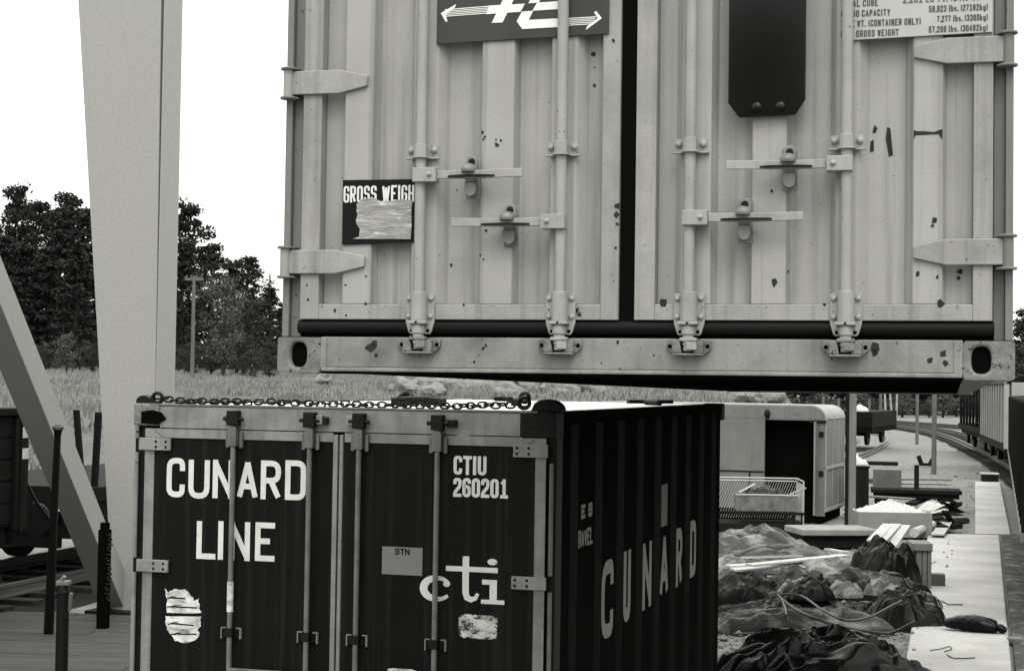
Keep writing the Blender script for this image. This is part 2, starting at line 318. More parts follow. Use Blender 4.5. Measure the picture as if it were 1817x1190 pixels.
def glyph(mb, ch, x0, x1, z0, z1, t, y):
    if ch not in GL: return
    wd, ht = (x1 - x0 - t), (z1 - z0 - t)
    for k, (pts, r) in enumerate(GL[ch]):
        q = [(x0 + t / 2 + a * wd, z0 + t / 2 + b * ht) for a, b in pts]
        diag = len(pts) == 2 and abs(q[0][0] - q[1][0]) > 1e-6 and abs(q[0][1] - q[1][1]) > 1e-6
        if len(pts) == 2 and ch not in '.,':
            # butt ends reach the outer box
            a, b = Vector(q[0]), Vector(q[1]); d = (b - a).normalized() * t / 2
            if diag: d = d * .25
            if not (ch in 'AEHR' and abs(pts[0][1] - pts[1][1]) < 1e-6): a -= d; b += d
            q = [a[:], b[:]]
        elif q[0] != q[-1]:
            for e, f in ((0, 1), (-1, -2)):
                (ux, uz), (vx, vz) = pts[e], pts[f]
                if ux == vx and uz in (0, 1): q[e] = (q[e][0], q[e][1] + (t / 2 if uz == 1 else -t / 2))
                elif uz == vz and ux in (0, 1) and ch in 'L7E52': q[e] = (q[e][0] + (t / 2 if ux == 1 else -t / 2), q[e][1])
        rad = 0.0 if r == 0 else min(wd, ht) * (0.48 if r == 1 else 0.40)
        P = rnd(q, rad)
        if ch == 'D':
            P = [Vector(q[0]), Vector(q[1])] + rnd([q[1], q[2], q[3], q[4]], rad)[1:] + [Vector(q[5])]
        stroke(mb, P, t, y - 0.0002 * k - (0.0001 if diag else 0), closed=(q[0] == q[-1]))
def text(mb, s, x0, z0, h, adv, cw, t, y, right=None):
    wd = 0
    def a_(c): return adv * (0.45 if c in '.,' else 0.6 if c in "l()I" else 0.5 if c == ' ' else 1.0)
    tot = sum(a_(c) for c in s); sc = 1.0
    x = x0
    if right is not None: sc = (right - x0) / tot
    for c in s:
        k = 0.5 if c in '.,l()I' else 1
        glyph(mb, c, x, x + cw * k * sc, z0, z0 + h, t, y); x += a_(c) * sc
# ================================================================== hoisted grey container
UROT = Matrix.Rotation(-0.2536, 3, 'Z') @ Matrix.Rotation(-0.0056, 3, 'X') @ Matrix.Rotation(-0.0025, 3, 'Y')
up = thing('hoisted_container', 'pale grey steel container hanging in the air with dark emblem board on its door', 'container',
           (-0.803, 5.927, CAMH + 0.0345), UROT.to_euler())
UL, UH = 12.19, 2.59
def plate_hole(mb, x0, x1, z0, z1, y, cx, cz, rx, rz, depth, n=28):
    ring = []; out = []
    for i in range(n):
        t = 2 * math.pi * i / n; c, s_ = math.cos(t), math.sin(t)
        e = 0.75
        ring.append((cx + rx * math.copysign(abs(c) ** e, c), cz + rz * math.copysign(abs(s_) ** e, s_)))
        k = min(((x1 if c > 0 else x0) - cx) / c if abs(c) > 1e-6 else 1e9, ((z1 if s_ > 0 else z0) - cz) / s_ if abs(s_) > 1e-6 else 1e9)
        out.append((cx + k * c, cz + k * s_))
    for q in ((x0, z0), (x1, z0), (x1, z1), (x0, z1)):       # snap the nearest outline points to the corners
        j = min(range(n), key=lambda i: (out[i][0] - q[0]) ** 2 + (out[i][1] - q[1]) ** 2); out[j] = q
    vs = [(a, y, b) for a, b in out] + [(a, y, b) for a, b in ring] + [(a, y + depth, b) for a, b in ring]
    fs = [(i, (i + 1) % n, n + (i + 1) % n, n + i) for i in range(n)] + [(n + i, n + (i + 1) % n, 2 * n + (i + 1) % n, 2 * n + i) for i in range(n)]
    fs.append(tuple(2 * n + i for i in range(n)))
    mb.add(vs, fs)
for x0, x1, z0, z1, cx in ((-0.008, 0.150, -0.002, 0.120, 0.068), (2.290, 2.446, -0.002, 0.120, 2.345)):
    mb = MB(); plate_hole(mb, x0, x1, z0, z1, -0.004, cx, 0.060, 0.030, 0.043, 0.07)
    # shell of the casting behind its front plate
    y0, y1 = -0.004, 0.178
    mb.add([(x0, y0, z0), (x1, y0, z0), (x1, y0, z1), (x0, y0, z1), (x0, y1, z0), (x1, y1, z0), (x1, y1, z1), (x0, y1, z1)],
           [(0, 1, 5, 4), (1, 2, 6, 5), (2, 3, 7, 6), (3, 0, 4, 7), (4, 5, 6, 7)])
    o = mb.build('corner_casting', 'worn_casting', up, bevel=0.010)
    mk = MB(); mk.prism([(cx + 0.0295 * math.copysign(abs(math.cos(t)) ** .75, math.cos(t)), 0.060 + 0.0425 * math.copysign(abs(math.sin(t)) ** .75, math.sin(t))) for t in [6.283 * k / 26 for k in range(26)]], 0.016, 0.020); mk.build('slot_shade', 'black', o)  # black plug paints the dark inside of the casting hole
for x0, x1 in ((0.0, 0.15), (2.29, 2.44)):
    for y0, z0 in ((0.0, UH - 0.118), (UL - 0.178, UH - 0.118), (UL - 0.178, 0.0)):
        MB().box(x0, x1, y0, y0 + 0.178, z0, z0 + 0.118).build('corner_casting', 'worn_casting', up, bevel=0.006)
# sill, with its worn lower flange
mb = MB(); mb.box(0.152, 2.288, 0.0, 0.10, 0.018, 0.122); 
mb.box(0.150, 0.172, -0.006, 0.02, 0.014, 0.121); mb.box(2.262, 2.289, -0.006, 0.02, 0.014, 0.121)
sill = mb.build('door_sill', 'sill_paint', up, bevel=0.003)
MB().box(0.152, 2.288, -0.006, 0.06, 0.004, 0.0175).build('worn_edge', 'alu', sill, bevel=0.003)
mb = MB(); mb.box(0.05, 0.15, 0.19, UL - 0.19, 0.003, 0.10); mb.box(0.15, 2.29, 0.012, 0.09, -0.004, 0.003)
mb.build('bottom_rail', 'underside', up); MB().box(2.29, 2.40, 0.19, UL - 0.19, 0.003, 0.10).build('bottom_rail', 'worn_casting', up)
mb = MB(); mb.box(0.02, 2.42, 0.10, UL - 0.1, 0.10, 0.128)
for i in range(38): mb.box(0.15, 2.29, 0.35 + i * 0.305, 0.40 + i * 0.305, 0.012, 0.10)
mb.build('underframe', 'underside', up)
mb = MB()
for a, b, c, d in ((0.0, 0.024, 0.012, 0.16), (0.024, 0.066, 0.035, 0.16)): mb.box(a, b, c, d, 0.122, UH - 0.118)
mb.build('corner_post', 'grey_post', up, bevel=0.003)
mb = MB()
for a, b, c, d in ((2.416, 2.44, 0.012, 0.16), (2.380, 2.416, 0.04, 0.16)): mb.box(a, b, c, d, 0.122, UH - 0.118)
mb.build('corner_post', 'grey_post', up, bevel=0.003)
MB().box(0.152, 2.288, 0.0, 0.12, UH - 0.12, UH - 0.002).build('door_header', 'grey_frame', up, bevel=0.003)
# walls and roof beyond the doors
def corr(length, n, d):
    pts = []; p = length / n
    for i in range(n):
        a = i * p; pts += [(a, 0), (a + .18 * p, 0), (a + .25 * p, d), (a + .75 * p, d), (a + .82 * p, 0)]
    return pts + [(length, 0)]
for side, name in ((0, 'side_wall'), (1, 'side_wall')):
    mb = MB(); pr = corr(UL - 0.36, 40, 0.036)
    xo = 0.012 if side == 0 else 2.428; sg = 1 if side == 0 else -1
    vs = []; n = len(pr)
    for z in (0.128, UH - 0.06): vs += [(xo + sg * d, 0.178 + a, z) for a, d in pr]
    for z in (0.128, UH - 0.06): vs += [(xo + sg * 0.05, 0.178, z), (xo + sg * 0.05, UL - 0.182, z)]
    fs = [(i, i + 1, n + i + 1, n + i) for i in range(n - 1)] + [(2 * n, 2 * n + 1, 2 * n + 3, 2 * n + 2)]
    mb.add(vs, fs); mb.build(name, 'grey_paint', up)
mb = MB(); mb.box(0.06, 2.38, 0.12, UL - 0.13, UH - 0.06, UH - 0.02)
for i in range(20): mb.box(0.1, 2.34, 0.4 + i * 0.58, 0.62 + i * 0.58, UH - 0.02, UH - 0.004)
mb.build('roof', 'grey_paint', up)
mb = MB(); mb.box(0.15, 2.29, UL - 0.10, UL - 0.04, 0.0, UH - 0.06)
mb.build('front_wall', 'grey_paint', up)
# gasket all round the leaves
mb = MB(); mb.box(0.062, 2.384, 0.0615, 0.075, 0.1225, UH - 0.125); mb.box(0.0625, 2.3835, 0.030, 0.0615, 0.1228, 0.181)
mb.box(1.190, 1.242, 0.020, 0.0612, 0.1815, UH - 0.13)
mb.build('door_gasket', 'rubber', up)
MB().tube([(0.0622, 0.020, 0.157), (0.6, 0.019, 0.157), (1.216, 0.019, 0.157), (1.8, 0.018, 0.157), (2.3838, 0.020, 0.157)], 0.0235, 12).build('gasket_roll', 'rubber_roll', up, smooth=True)
Z0, Z1, ZR = 0.182, UH - 0.135, 0.234
def leaf(x0, x1, raised, label):
    """door leaf: corrugated sheet between two stiles, top and bottom rails; raised = [(a, b, slope_left, slope_right)]"""
    mb = MB(); D = 0.047
    xl, xr = x0 + 0.068, x1 - 0.060
    prof = [(xl, D)]
    for a, b, sl_, sr_ in raised: prof += [(a - sl_, D), (a, 0.0), (b, 0.0), (b + sr_, D)]
    prof += [(xr, D)]
    body = prof + [(xr, 0.060), (xl, 0.060)]
    mb.prism(body, ZR, Z1 - 0.05, 'z')
    d = mb.build('door', 'grey_paint', up, bevel=0.004)
    if label: d['label'] = label
    fr = MB(); fr.box(x0, xl, -0.001, 0.058, Z0, Z1); fr.box(xr, x1, -0.001, 0.058, Z0, Z1)
    fr.box(xl, xr, -0.0015, 0.060, Z0, ZR); fr.box(xl, xr, -0.0015, 0.060, Z1 - 0.05, Z1)
    fr.build('door_frame', 'grey_frame', d, bevel=0.003)
    return d
dl = leaf(0.070, 1.189, [(.223, .326, .006, .014), (.472, .556, .018, .036), (.712, .825, .006, .014), (.955, 1.040, .008, .036)], None)
dr = leaf(1.243, 2.378, [(1.398, 1.492, .026, .018), (1.626, 1.736, .008, .012), (1.893, 1.962, .020, .036), (2.134, 2.224, .026, .012)], None)
# lashing rods with guides, cams and handles
def bolt(mb, x, y, z, r=0.011): mb.cyl((x, y, z), (x, y + 0.004, z), r * 1.25, n=10); mb.dome_y((x, y, z), r, 0.010)
RX = (0.510, 0.998, 1.4275, 1.929)
HX = (0.687, 0.823, 1.606, 1.748); HZ = (0.668, 0.505, 0.512, 0.679); HE = (0.873, 0.630, 1.797, 1.550)
for i, x in enumerate(RX):
    rd = MB().cyl((x, -0.030, 0.100), (x, -0.030, UH - 0.09), 0.0185, n=20).build('lashing_rod', 'grey_rod', up, smooth=True)
    for zb in (0.752, 1.62, 2.16):
        g = MB()
        arch = [(x - 0.052, 0.0), (x - 0.052, -0.008), (x - 0.024, -0.010), (x - 0.021, -0.046), (x - 0.010, -0.054), (x + 0.010, -0.054), (x + 0.021, -0.046), (x + 0.024, -0.010), (x + 0.052, -0.008), (x + 0.052, 0.0)]
        g.prism(arch, zb - 0.020, zb + 0.022, 'z')
        flare = [(x - 0.060, 0.0), (x - 0.060, -0.016), (x - 0.030, -0.018), (x - 0.026, -0.052), (x - 0.010, -0.060), (x + 0.010, -0.060), (x + 0.026, -0.052), (x + 0.030, -0.018), (x + 0.060, -0.016), (x + 0.060, 0.0)]
        g.prism(flare, zb - 0.026, zb - 0.020, 'z')
        bolt(g, x - 0.040, -0.012, zb + 0.004); bolt(g, x + 0.040, -0.012, zb + 0.004)
        g.build('rod_guide', 'grey_rod', rd, bevel=0.002)
    # lower guide block and cam
    g = MB()
    g.prism([(x - 0.050, 0.172), (x + 0.050, 0.172), (x + 0.050, 0.268), (x - 0.050, 0.268)], -0.014, -0.0025)
    g.prism([(x - 0.050, 0.172), (x - 0.040, 0.139), (x - 0.034, 0.132), (x + 0.034, 0.132), (x + 0.040, 0.139), (x + 0.050, 0.172)], -0.014, -0.0025)
    g.cyl((x, -0.030, 0.176), (x, -0.030, 0.274), 0.027, n=18); g.box(x - 0.027, x + 0.027, -0.030, -0.003, 0.176, 0.273)
    g.box(x - 0.032, x + 0.032, -0.058, -0.014, 0.166, 0.176)
    g.cyl((x, -0.030, 0.134), (x, -0.030, 0.160), 0.023, n=18)
    for dx in (-0.038, 0.038):
        for dz in (0.192, 0.252): bolt(g, x + dx, -0.014, dz, 0.010)
    gb = g.build('cam_guide', 'grey_rod', rd, bevel=0.0025)
    h = MB()
    for dx in (-0.029, 0.029): h.cyl((x + dx, -0.0155, 0.144), (x + dx, -0.013, 0.144), 0.006, n=10)
    h.cyl((x, -0.0605, 0.171), (x, -0.058, 0.171), 0.004, n=8)
    h.build('bolt_hole', 'black', rd)
    # cam at the rod's foot, then its keeper on the sill
    c = MB(); c.prism([(x - 0.026, -0.050), (x + 0.030, -0.055), (x + 0.030, -0.020), (x - 0.012, -0.008), (x - 0.030, -0.022)], 0.112, 0.124, 'z')
    c.cyl((x, -0.030, 0.080), (x, -0.030, 0.126), 0.016, n=12)
    c.box(x - 0.004, x + 0.030, -0.052, -0.012, 0.084, 0.111)
    c.build('cam', 'worn_casting' if i in (0, 3) else 'grey_rod', rd, bevel=0.003)
    k = MB()
    oc = [(x - 0.074, 0.092), (x - 0.062, 0.078), (x - 0.046, 0.067), (x + 0.046, 0.067), (x + 0.062, 0.078), (x + 0.074, 0.092), (x + 0.074, 0.114), (x + 0.066, 0.119), (x - 0.066, 0.119), (x - 0.074, 0.114)]
    k.prism(oc, -0.016, -0.001)
    k.prism([(x - 0.050, 0.117), (x - 0.026, 0.117), (x - 0.020, 0.074), (x - 0.050, 0.074)], -0.044, -0.016)
    k.prism([(x + 0.012, 0.108), (x + 0.050, 0.114), (x + 0.050, 0.074), (x + 0.020, 0.074)], -0.042, -0.016)
    k.box(x - 0.050, x + 0.050, -0.046, -0.016, 0.066, 0.0735)
    kp = k.build('keeper', 'worn_casting', up, bevel=0.003)
    h = MB()
    for dx in (-0.062, 0.062): h.cyl((x + dx, -0.0175, 0.097), (x + dx, -0.015, 0.097), 0.007, n=10)
    h.box(x - 0.021, x + 0.014, -0.0185, -0.0155, 0.077, 0.115)
    h.build('keeper_shade', 'black', kp)  # black slab and discs paint the dark of the keeper's cavity and holes
    # handle: clamp on the rod, flat bar, catch plate with its bolt
    sx = 1 if HE[i] > x else -1; hz = HZ[i]; hx = HX[i]
    hb = MB(); a, b = sorted((x - sx * 0.020, x + sx * 0.062)); hb.box(a, b, -0.062, -0.012, hz - 0.024, hz + 0.024)
    e0, e1 = x + sx * 0.062, HE[i]; d = 0.5 * (e0 + e1)
    def bar(p, q, y0, y1, z0, z1):
        hb.hexa([(p, y0 - .012, z0 - .014), (q, y1 - .012, z1 - .014), (q, y1, z1 - .014), (p, y0, z0 - .014)], [(p, y0 - .012, z0 + .014), (q, y1 - .012, z1 + .014), (q, y1, z1 + .014), (p, y0, z0 + .014)])
    bar(e0, hx, -0.036, -0.046, hz + 0.001, hz - 0.002); bar(hx, e1, -0.046, -0.050, hz - 0.002, hz + 0.001)
    bolt(hb, x + sx * 0.040, -0.064, hz, 0.008)
    hd = hb.build('handle', 'grey_rod', rd, bevel=0.002)
    ct = MB(); ct.box(hx - 0.024, hx + 0.024, -0.006, 0.0, hz - 0.080, hz + 0.058)
    arch = [(hx + 0.021 * math.cos(t), hz + 0.044 + 0.021 * math.sin(t)) for t in [math.pi * j / 8 for j in range(9)]] + [(hx - 0.021, hz + 0.012), (hx + 0.021, hz + 0.012)]
    ct.prism(arch, -0.024, -0.006)
    ct.ball((hx - 0.002, -0.050, hz + 0.014), 0.026, 0.034, 0.022, 14, 8, zmin=-0.35)
    arch = [(hx + 0.020 * math.cos(t), hz - 0.052 + 0.022 * math.sin(t)) for t in [math.pi + math.pi * j / 8 for j in range(9)]] + [(hx + 0.020, hz - 0.024), (hx - 0.020, hz - 0.024)]
    ct.prism(arch, -0.040, -0.006); ct.box(hx - 0.016, hx + 0.016, -0.046, -0.006, hz - 0.024, hz - 0.010)
    ct.build('handle_catch', 'catch', up, bevel=0.003, smooth=True)
    kk = MB(); kk.cyl((hx, -0.0255, hz + 0.043), (hx, -0.023, hz + 0.043), 0.012, n=12)
    lens = [(hx + 0.085 * math.cos(t) + 0.01 * sx, -0.052 + 0.030 * math.sin(t)) for t in [2 * math.pi * j / 20 for j in range(20)]]
    kk.prism(lens, hz - 0.010, hz - 0.005, 'z')
    kk.build('catch_slot', 'dark_steel', hd)  # dark disc and lens paint the shaded hole and underside of the catch
# hinges
for side in (0, 1):
    for zc in ((1.002, 0.380, 1.62, 2.25) if side == 0 else (1.034, 0.398, 1.65, 2.26)):
        def X(u): return u if side == 0 else 2.44 - u
        mb = MB()
        pts = [(X(.030), zc - .041), (X(.205), zc - .041), (X(.306), zc - .018), (X(.308), zc + .018), (X(.205), zc + .041), (X(.030), zc + .041)]
        if side: pts = pts[::-1]
        mb.prism(pts, -0.014, -0.002)
        o = mb.build('hinge', 'grey_frame', up, bevel=0.003)
        p = MB(); p.cyl((X(.016), -0.010, zc - .048), (X(.016), -0.010, zc + .046), 0.017, n=16); p.build('hinge_pin', 'grey_post' if side else 'grey_rod', o, smooth=True)
        for za, zb in ((zc + .046, zc + .054), (zc - .056, zc - .048)):
            p = MB(); p.cyl((X(.018), -0.008, za), (X(.018), -0.008, zb), 0.030, n=18)
            p.box(min(X(.018), X(.052)), max(X(.018), X(.052)), -0.010, 0.03, za + .001, zb - .001); p.build('hinge_lug', 'grey_post', o, bevel=0.002)
# emblem board
mb = MB(); mb.prism([(0.552, 1.119), (1.149, 1.131), (1.149, 1.56), (0.552, 1.56)], -0.009, -0.004)
sg = mb.build('emblem_board', 'sign_dark', up, bevel=0.002); sg['label'] = 'dark grey emblem board with white arrow and lettering mark'
mb = MB(); Y = -0.0105
def flat(poly, y): mb.prism(poly, y, y + 0.0012)
for k in range(5):
    f = k / 5
    def lp(a, b, t): return (a[0] + (b[0] - a[0]) * t, a[1] + (b[1] - a[1]) * t)
    for A, B, D_, C_ in (((0.580, 1.237), (0.735, 1.2425), (0.580, 1.209), (0.727, 1.2135)), ((1.012, 1.1895), (1.108, 1.191), (1.012, 1.161), (1.088, 1.162))):
        flat([lp(A, D_, f + .12), lp(B, C_, f + .12), lp(B, C_, f + .02), lp(A, D_, f + .02)], Y)
flat([(0.566, 1.224), (0.583, 1.218), (0.615, 1.240), (0.620, 1.253)], Y - .0002); flat([(0.566, 1.224), (0.584, 1.193), (0.590, 1.196), (0.583, 1.220)], Y - .0003)
flat([(1.125, 1.183), (1.106, 1.208), (1.098, 1.204), (1.112, 1.184)], Y - .0002); flat([(1.125, 1.183), (1.113, 1.186), (1.075, 1.158), (1.071, 1.146)], Y - .0003)
flat([(0.746, 1.183), (0.784, 1.183), (0.878, 1.37), (0.838, 1.37)], Y - .0004)
flat([(0.726, 1.2135), (0.846, 1.2165), (0.861, 1.2435), (0.736, 1.2425)], Y - .0006)
flat([(0.833, 1.185), (0.875, 1.188), (0.890, 1.2185), (0.851, 1.2170)], Y - .0004)
flat([(0.873, 1.2440), (0.909, 1.2450), (0.972, 1.37), (0.934, 1.37)], Y - .0004)
flat([(0.887, 1.2183), (0.990, 1.2205), (0.990, 1.2475), (0.903, 1.2448)], Y - .0005)
flat([(0.853, 1.158), (1.000, 1.160), (1.000, 1.189), (0.876, 1.188), (0.833, 1.185)], Y - .0007)
flat([(0.700, 1.30), (0.800, 1.302), (0.811, 1.325), (0.712, 1.323)], Y - .0006)
mb.build('emblem', 'sign_white', sg)
# torn weight decal
mb = MB(); mb.prism([(0.223, 0.438), (0.484, 0.445), (0.483, 0.660), (0.222, 0.661)], -0.007, -0.003)
dc = mb.build('weight_decal', 'decal_black', up); dc['label'] = 'black weight decal with its lower half torn away'
mb = MB()
xs = [(0.226, 'G'), (0.250, 'R'), (0.275, 'O'), (0.300, 'S'), (0.325, 'S'), (0.366, 'W'), (0.398, 'E'), (0.421, 'I'), (0.435, 'G'), (0.460, 'H')]
for x, ch in xs: glyph(mb, ch, x, x + (0.028 if ch == 'W' else 0.012 if ch == 'I' else 0.021), 0.583, 0.640, 0.0072, -0.0085)
mb.build('lettering', 'letter', dc)
random.seed(4)
pl = [(0.274, 0.578)]
for k in range(9): pl.append((0.282 + random.uniform(-.010, .008), 0.566 - k * 0.0125))
pl += [(0.262, 0.458), (0.36, 0.4565), (0.471, 0.4555), (0.4735, 0.50), (0.472, 0.56), (0.476, 0.588)]
for k in range(9): pl.append((0.458 - k * 0.020, 0.590 + random.uniform(-.006, .008)))
mb = MB(); mb.prism(pl[::-1], -0.0102, -0.0072); mb.build('torn_paper', 'torn_paper', dc)
# data plate
mb = MB(); mb.prism([(1.934, 1.079), (2.374, 1.088), (2.374, 1.46), (1.934, 1.46)], -0.009, -0.004)
dp = mb.build('data_plate', 'sign_plate', up, bevel=0.0015); dp['label'] = 'pale data plate printed with weights in pounds and kilograms'
mb = MB()
rows = [("MAX. GROSS WEIGHT", "67,200 lbs. (30482kg)", 2.090, 2.180), ("TARE WT. (CONTAINER ONLY)", "7,277 lbs. (3300kg)", 2.158, 2.205), ("CARGO CAPACITY", "59,923 lbs. (27182kg)", 2.063, 2.180),
        ("TOTAL CUBE", "2,261 cu ft. (64,0 cbm)", 2.025, 2.100)]
for k, (a, b, ra, lb) in enumerate(rows):
    z = 1.0885 + 0.0325 * k; 
    text(mb, a, 1.906, z, 0.021, 0.012, 0.0092, 0.0032, -0.0105, right=ra)
    text(mb, b, lb, z + 0.005, 0.020, 0.012, 0.0092, 0.0030, -0.0105, right=2.362)
mb.build('print', 'ink', dp)
# glossy black mud flap shaped board
oc = [(1.549, 1.46), (1.549, 0.886), (1.584, 0.838), (1.765, 0.842), (1.797, 0.892), (1.797, 1.46)]
mb = MB(); mb.prism(oc, -0.030, -0.006)
bb = mb.build('black_board', 'gloss_black', up, bevel=0.004); bb['label'] = 'glossy black board with cut corners and two bolts'
for x in (1.642, 1.718): MB().dome_y((x, -0.030, 0.868), 0.018, 0.010, 16).build('bolt', 'gloss_black', bb, smooth=True)
# scuffs through the paint: small rusty patches
for q in ([(2.011, 0.813), (2.021, 0.803), (2.014, 0.787), (2.005, 0.789)], [(1.999, 0.76), (2.009, 0.767), (2.010, 0.729), (1.997, 0.726)],
          [(2.051, 0.805), (2.061, 0.802), (2.070, 0.715), (2.057, 0.711), (2.047, 0.769)]): MB().prism(q, 0.0450, 0.0465).build('rust_scar', 'rust', up)
mb = MB(); mb.prism([(2.135, 0.786), (2.145, 0.783), (2.169, 0.782), (2.197, 0.779), (2.224, 0.788), (2.223, 0.755), (2.211, 0.772), (2.173, 0.771), (2.141, 0.770), (2.135, 0.758)], -0.0012, 0.0008); mb.build('rust_scar', 'rust', up)
random.seed(11)
def blob(x, z, r, y):
    n = 8; mb = MB(); mb.prism([(x + r * random.uniform(.5, 1.2) * math.cos(6.283 * k / n), z + r * random.uniform(.5, 1.4) * math.sin(6.283 * k / n)) for k in range(n)], y, y + 0.002); mb.build('rust_scar', 'rust', up)
for x, z, r in ((.716, .815, .006), (.724, .800, .005), (.720, .79, .004), (.767, .772, .008), (.782, .786, .006), (.764, .788, .004), (.735, .482, .006), (.715, .40, .004), (.728, .385, .004), (1.70, .305, .012), (1.745, .34, .004), (2.20, .50, .010), (2.195, .482, .006), (2.15, .33, .008), (2.21, .32, .006), (.236, .30, .005), (.31, .33, .004), (1.69, .60, .005), (.99, 1.03, .007)): blob(x, z, r, -0.0014)
for x, z, r in ((1.085, 1.075, .010), (1.092, .97, .006), (.36, .56, .004), (.60, .37, .005), (2.28, .34, .010), (2.275, .32, .008), (1.333, .245, .012)): blob(x, z, r, 0.0450)
for x, z, r in ((1.163, 1.11, .007), (1.182, .56, .012), (1.18, .53, .010), (1.184, .50, .006), (1.18, .42, .005), (.20, .212, .006), (.24, .196, .004), (.31, .235, .006), (.66, .232, .005), (1.34, .236, .010), (1.86, .234, .006), (2.22, .236, .012), (1.05, .215, .010), (1.06, .20, .009), (.095, .30, .004), (.10, .25, .005)): blob(x, z, r, -0.0026)
for x, z, r in ((.33, .085, .018), (.345, .10, .012), (.35, .06, .008), (.74, .096, .005), (.73, .085, .006), (.70, .04, .006), (2.02, .10, .018), (2.02, .08, .012), (2.19, .06, .010), (2.23, .08, .012), (2.235, .05, .010), (1.19, .11, .006)): blob(x, z, r, -0.0012)

# ================================================================== dark container below
LROT = Matrix.Rotation(-0.2694, 3, 'Z') @ Matrix.Rotation(0.0009, 3, 'X') @ Matrix.Rotation(0.0006, 3, 'Y')
LH, LLn = 2.438, 6.06
lo = thing('dark_container', 'dark container standing on the yard with white ship line lettering on its doors', 'container', (-2.1155, 9.597, 0.0), LROT.to_euler())
lo.location.z = CAMH - 0.1318 - LH
def V(v): return LH + v
mb = MB()
for x0, x1 in ((0, .162), (2.278, 2.44)):
    for y0 in (0, LLn - .178):
        for z0, zh in ((0, .118), (LH - (.145 if x0 > 1 else .125), .145 if x0 > 1 else .125)): MB().box(x0 - (.03 if x0 > 1 and y0 == 0 and z0 > 1 else 0), x1, y0 - .004 * (z0 > 1), y0 + .178, z0, z0 + zh).build('corner_casting', 'worn_casting' if x0 < 1 and z0 > 1 else 'dark_steel', lo, bevel=0.012)
MB().box(.163, 2.247, 0.0, .10, V(-.135), V(-.014)).build('door_header', 'alu', lo, bevel=0.003)
MB().box(.100, 2.34, -0.004, .12, V(-.012), V(-.001)).build('roof_edge', 'alu_dark', lo, bevel=0.002)
MB().box(.163, 2.277, 0.0, .10, 0.02, .14).build('door_sill', 'alu_dark', lo, bevel=0.003)
for x0, x1 in ((0.0, .068), (2.392, 2.44)):
    mb = MB(); mb.box(x0, x1, .03, .16, .118, V(-.118)); mb.build('corner_post', 'dark_steel', lo, bevel=0.002)
MB().prism([(.050, V(-.046)), (.050, V(-.112)), (.150, V(-.118)), (.205, V(-.085)), (.175, V(-.05)), (.12, V(-.036))], -.0065, -.004).build('opening_shade', 'black', lo)  # black patch painted for the dark inside the casting's opening
# pale hinge tubes up the left post
mb = MB()
for a, b in ((-.12, -.155), (-.165, -.195), (-.275, -.33), (-.335, -.86), (-.945, -1.50), (-1.62, -2.2)): mb.cyl((.018, .012, V(a)), (.018, .012, V(b)), .0135, n=10)
mb.build('hinge_tube', 'alu', lo, smooth=True)
mb = MB()
for a, b in ((-.275, -.86), (-.945, -1.50), (-1.62, -2.2)): mb.cyl((2.415, .02, V(a)), (2.415, .02, V(b)), .012, n=10)
mb.build('hinge_tube', 'alu_dark', lo, smooth=True)
# leaves
lfs = []
for x0, x1, s0, s1, e0, e1 in ((.072, 1.196, .072, .131, 1.199, 1.226), (1.262, 2.388, 2.330, 2.388, 1.236, 1.256)):
    d = MB().box(x0, x1, .012, .05, .15, V(-.140)).build('door', 'dark_door', lo); lfs.append(d)
    MB().box(s0, s1, .004, .012, .15, V(-.190)).build('door_stile', 'alu', d, bevel=0.002)
    MB().box(x0, x1, .003, .012, V(-.190), V(-.1395)).build('door_rail', 'alu', d, bevel=0.002)
    MB().box(x0, x1, .004, .012, .15, .20).build('door_rail', 'alu_dark', d, bevel=0.002)
    MB().box(e0, e1, -.002, .05, .15, V(-.150)).build('centre_strip', 'alu', d, bevel=0.003)
dA, dB = lfs
for x in (.17, 2.20):
    mb = MB()
    a, b = (.13, .19) if x < 1 else (2.33, 2.27)
    mb.prism([(a, V(-.150)), (a + (b - a) * .15, V(-.150)), (b, V(-.188)), (b - (b - a) * .15, V(-.188))], .0005, .003); mb.build('mitre_joint', 'alu_dark', lo)
# hinges
for x0, x1 in ((.043, .236), (2.213, 2.400)):
    for zc in ((-.226, -.902, -1.58, -2.2) if x0 < 1 else (-.210, -.900, -1.575, -2.2)):
        mb = MB(); mb.box(x0, x1, -.014, .003, V(zc - .034), V(zc + .034)); h = mb.build('hinge', 'alu', lo, bevel=0.003)
        b = MB()
        for dx in ((.105, .165) if x0 < 1 else (.02, .085)):
            for dz in (-.015, .015): b.dome_y((x0 + dx, -.014, V(zc + dz)), .008, .005)
        b.build('bolt', 'dark_steel', h)
